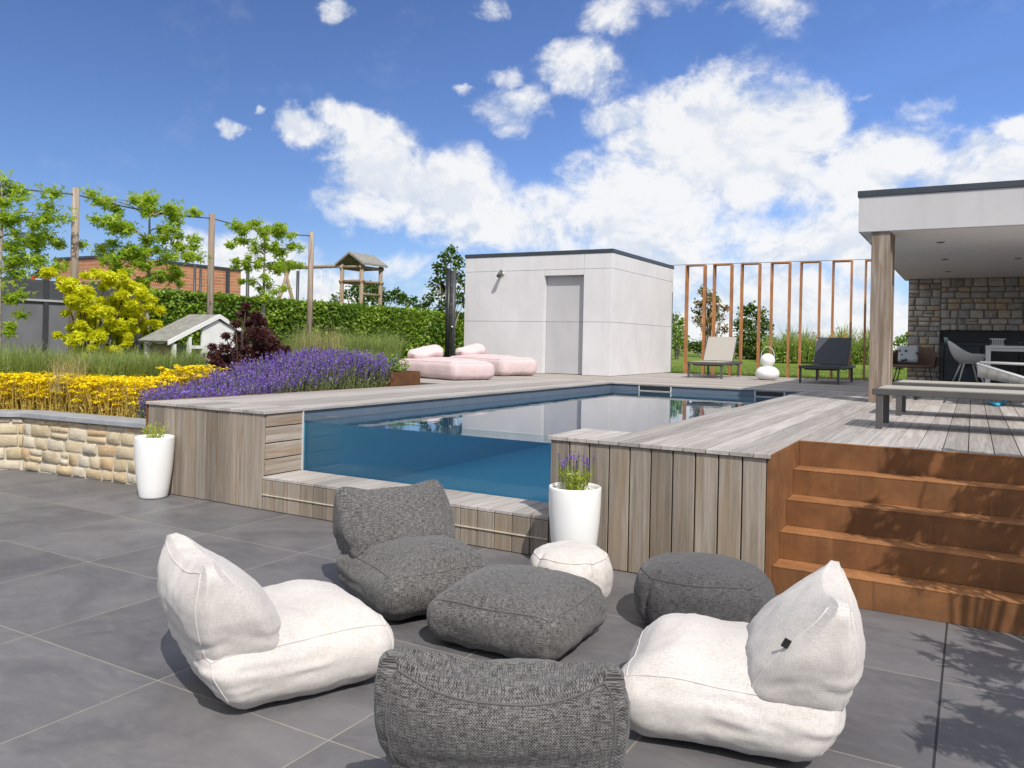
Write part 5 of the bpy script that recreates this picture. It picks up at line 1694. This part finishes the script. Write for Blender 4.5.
shrub('tree', 'green leaves mixed through the small reddish tree', 'tree', [(703, 290, 6), (708, 297, 8), (699, 310, 7), (712, 314, 8), (704, 322, 8), (717, 300, 5)], 33.5, 0.13, M['leaf_dark'], 1.0, 66, base_z=0.95)
shrub('bush', 'dense rounded dark green bush behind the white lantern', 'bush', [(745, 312, 8), (752, 308, 7), (760, 314, 9), (741, 325, 10), (755, 325, 12), (766, 327, 9), (748, 338, 13), (762, 340, 12), (738, 342, 9), (771, 342, 7), (752, 350, 12), (764, 352, 9), (742, 352, 9)], 32, 0.13, M['leaf_dark'], 1.7, 67, base_z=0.9)
shrub('hedge', 'dark low hedge at the far end of the lawn by the shed', 'hedge', [(u_, 346, 8) for u_ in range(684, 740, 7)], 37, 0.14, M['leaf_dark'], 1.5, 68, base_z=1.0)
shrub('bush', 'bright yellow-green bush between the pavilion post and stone wall', 'bush', [(897, 343, 6), (903, 340, 6), (906, 350, 7), (897, 354, 7), (905, 361, 7), (896, 365, 7), (908, 335, 4)], 24, 0.10, M['leaf_hedge'], 1.7, 69, base_z=0.9)
# wild meadow strip
rg = np.random.default_rng(71)
mp = []; mh = []
for _ in range(4200):
    u_ = rg.uniform(766, 880)
    c = atd(u_, 352, 30 + rg.uniform(-1.5, 3)); hgt = 0.75 + 0.55 * mnoise.noise(Vector((u_ * 0.06, 0.3, 0))) + 0.25 * mnoise.noise(Vector((u_ * 0.2, 4.3, 0)))
    mp.append((c[0], c[1], 0.98)); mh.append(max(0.3, hgt))
mp = np.array(mp); mh = np.array(mh)
V, F, t_ = blades(mp, mh * 1.25, 0.035, 0.5, 0.2, rg, 0.5)
mw = thing('meadow', 'strip of tall wild meadow plants with orange flowers behind the lawn', 'meadow plants', (0, 25, 1.0)); mw['kind'] = 'stuff'
np_mesh('foliage', V, F, M['blade'], mw, tint=rg.random(len(F)))
sel = rg.random(len(t_)) < 0.07
V, F = leaf_quads(t_[sel] - np.array([0, 0, 0.15]), 0.12, 0.3, 0.9, rg=rg); np_mesh('flowers', V, F, M['poppy'], mw, tint=rg.random(len(F)))
pts = np.concatenate([mp + np.array([0, 0, 1.0]) * (mh * f_)[:, None] + rg.normal(size=mp.shape) * 0.13 for f_ in (0.2, 0.4, 0.6, 0.8)])
V, F = leaf_quads(pts, 0.13, 0.2, 0.5, rg=rg); np_mesh('leaves', V, F, M['leaf_hedge'], mw, tint=rg.random(len(F)))

# play tower and swing
DT = 25.5
Bp = atd(361, 305, DT); Ap = aty(341.5, 305, Bp[1]); Cp = atx(380, 306, Bp[0])
gz = 0.9
xa, xb, yf, yb = Ap[0], Bp[0], Bp[1], Cp[1]
ztop = aty(361, 262, yf)[2]
pt = thing('play_tower', 'wooden play tower with a little gable roof above the hedge', 'play tower', ((xa + xb) / 2, (yf + yb) / 2, gz))
for (x, y) in ((xa, yf), (xb, yf), (xb, yb), (xa, yb)):
    b = MB(); b.tube([(x, y, gz), (x, y, ztop)], 0.065, 10); b.build('post', M['wood_play'], pt)
zm = aty(361, 281, yf)[2]; zl = aty(361, 294, yf)[2]; zt_ = aty(361, 266.5, yf)[2]
b = MB()
for z in (zt_, zm):
    b.tube([(xa - 0.1, yf, z), (xb + 0.1, yf, z)], 0.05, 8); b.tube([(xb, yf - 0.1, z - 0.02), (xb, yb + 0.1, z - 0.02)], 0.05, 8); b.tube([(xa - 0.1, yb, z), (xb + 0.1, yb, z)], 0.05, 8); b.tube([(xa, yf - .1, z - .02), (xa, yb + .1, z - .02)], 0.05, 8)
b.tube([(xb, yf - 0.05, zl), (xb, yb + 0.05, zl)], 0.05, 8)
b.build('rail', M['wood_play'], pt)
b = MB(); b.box(xa, xb, yf, yb, gz + 1.0, gz + 1.05); b.build('platform', M['wood_play'], pt)
apx = aty(350.5, 252, yf); ex0 = aty(338, 263.5, yf); ex1 = aty(366, 263, yf)
za_, ze_ = apx[2], (ex0[2] + ex1[2]) / 2; xm = (ex0[0] + ex1[0]) / 2
b = MB(); o_ = 0.07
b.add([(ex0[0], yf - .15, ze_), (xm, yf - .15, za_), (xm, yb + .15, za_), (ex0[0], yb + .15, ze_), (ex0[0], yf - .15, ze_ - o_), (xm, yf - .15, za_ - o_), (xm, yb + .15, za_ - o_), (ex0[0], yb + .15, ze_ - o_)],
      [(0, 1, 2, 3), (7, 6, 5, 4), (0, 4, 5, 1), (3, 2, 6, 7), (0, 3, 7, 4)])
b.add([(ex1[0], yf - .15, ze_), (xm, yf - .15, za_), (xm, yb + .15, za_), (ex1[0], yb + .15, ze_), (ex1[0], yf - .15, ze_ - o_), (xm, yf - .15, za_ - o_), (xm, yb + .15, za_ - o_), (ex1[0], yb + .15, ze_ - o_)],
      [(0, 3, 2, 1), (7, 4, 5, 6), (0, 1, 5, 4), (3, 7, 6, 2), (0, 4, 7, 3)])
b.build('roof', M['shingle'], pt)
sw = thing('swing_frame', 'wooden swing frame attached to the play tower', 'swing', (xa - 1.5, yf, gz))
sx0 = aty(284, 268, yf)[0]; zs_ = aty(312, 267, yf)[2]
b = MB(); b.tube([(sx0, yf, zs_), (xa, yf, zs_)], 0.06, 10); b.build('beam', M['wood_play'], sw)
for s_ in (-1, 1):
    b = MB(); b.tube([(sx0 + 0.12, yf - s_ * 0.15, zs_ + 0.08), (sx0 + 0.12, yf + s_ * 1.05, gz)], 0.06, 10); b.build('leg', M['wood_play'], sw)
for u_ in (321.5, 330):
    x = aty(u_, 268, yf)[0]; b = MB(); b.tube([(x, yf, zs_), (x, yf, gz + 0.5)], 0.012, 6); b.build('rope', M['rope'], sw)
x0, x1 = aty(321.5, 268, yf)[0], aty(330, 268, yf)[0]
b = MB(); b.box(x0 - 0.06, x1 + 0.06, yf - 0.1, yf + 0.1, gz + 0.47, gz + 0.5); b.build('seat', M['black'], sw)

# ---- olive tree beside the terrace (outside the frame, throws the leaf shadow on the steps)
rg = np.random.default_rng(81)
ol = thing('olive_tree', 'slender olive tree beside the terrace casting leafy shadow on the steps', 'tree', (2.55, -1.3, 0))
tips = []
shp = [(985, 660), (1005, 680), (1015, 650), (965, 655), (980, 735), (1010, 752), (1000, 725), (1022, 700), (960, 745), (1020, 735)]
for (u_, v_) in shp: tips.append(atz(u_, v_, 0) + SUN * rg.uniform(1.4, 1.9))
for (u_, v_, y_) in ((905, 452, D1), (962, 462, D1), (985, 468, D1), (1010, 475, D1), (975, 500, D1 - TR), (1000, 505, D1 - TR), (1018, 512, D1 - TR),
                     (880, 515, D1 - 2 * TR), (905, 525, D1 - 2 * TR), (930, 528, D1 - 2 * TR), (955, 532, D1 - 2 * TR), (985, 538, D1 - 2 * TR), (1010, 545, D1 - 2 * TR),
                     (900, 560, D1 - 3 * TR), (925, 565, D1 - 3 * TR), (950, 570, D1 - 3 * TR), (975, 575, D1 - 3 * TR), (1010, 590, D1 - 3 * TR), (1022, 470, D1), (1020, 575, D1 - 3 * TR)):
    tips.append(aty(u_, v_, y_) + SUN * rg.uniform(1.75, 2.15))
b = MB(); trunk_top = np.array([2.45, -1.15, 1.1])
b.tube([(2.55, -1.3, 0), (2.5, -1.27, 0.5), (2.5, -1.2, 0.8), trunk_top], [0.06, 0.052, 0.045, 0.036], 12)
b.build('trunk', M['bark'], ol)
b = MB(); LP = []; LD = []
for tp in tips:
    mid = (trunk_top + tp) / 2 + np.array([0, 0, 0.15])
    ps_ = [trunk_top, trunk_top * 0.6 + mid * 0.4, mid, mid * 0.4 + tp * 0.6, tp]
    b.tube(ps_, [0.014, 0.011, 0.008, 0.005, 0.003], 6)
    for _ in range(9):
        d = np.array([-0.8, 0.3, -0.1]) + rg.normal(size=3) * 0.45; d /= np.linalg.norm(d)
        L = rg.uniform(0.12, 0.24); q0 = tp - d * L * 0.5 + rg.normal(size=3) * 0.065
        b.tube([q0, q0 + d * L], [0.003, 0.0015], 5)
        for f in np.linspace(0, 1, 6):
            for sg in (-1, 1):
                LP.append(q0 + d * L * f + rg.normal(size=3) * 0.012); LD.append(d + sg * 0.7 * np.cross(d, [0, 0, 1.0]) + rg.normal(size=3) * 0.2)
b.build('branches', M['bark'], ol)
V, F = leaf_quads(np.array(LP), 0.135, 0.15, 0.20, dirs=np.array(LD), rg=rg)
np_mesh('crown', V, F, M['leaf_olive'], ol, tint=rg.random(len(F)))
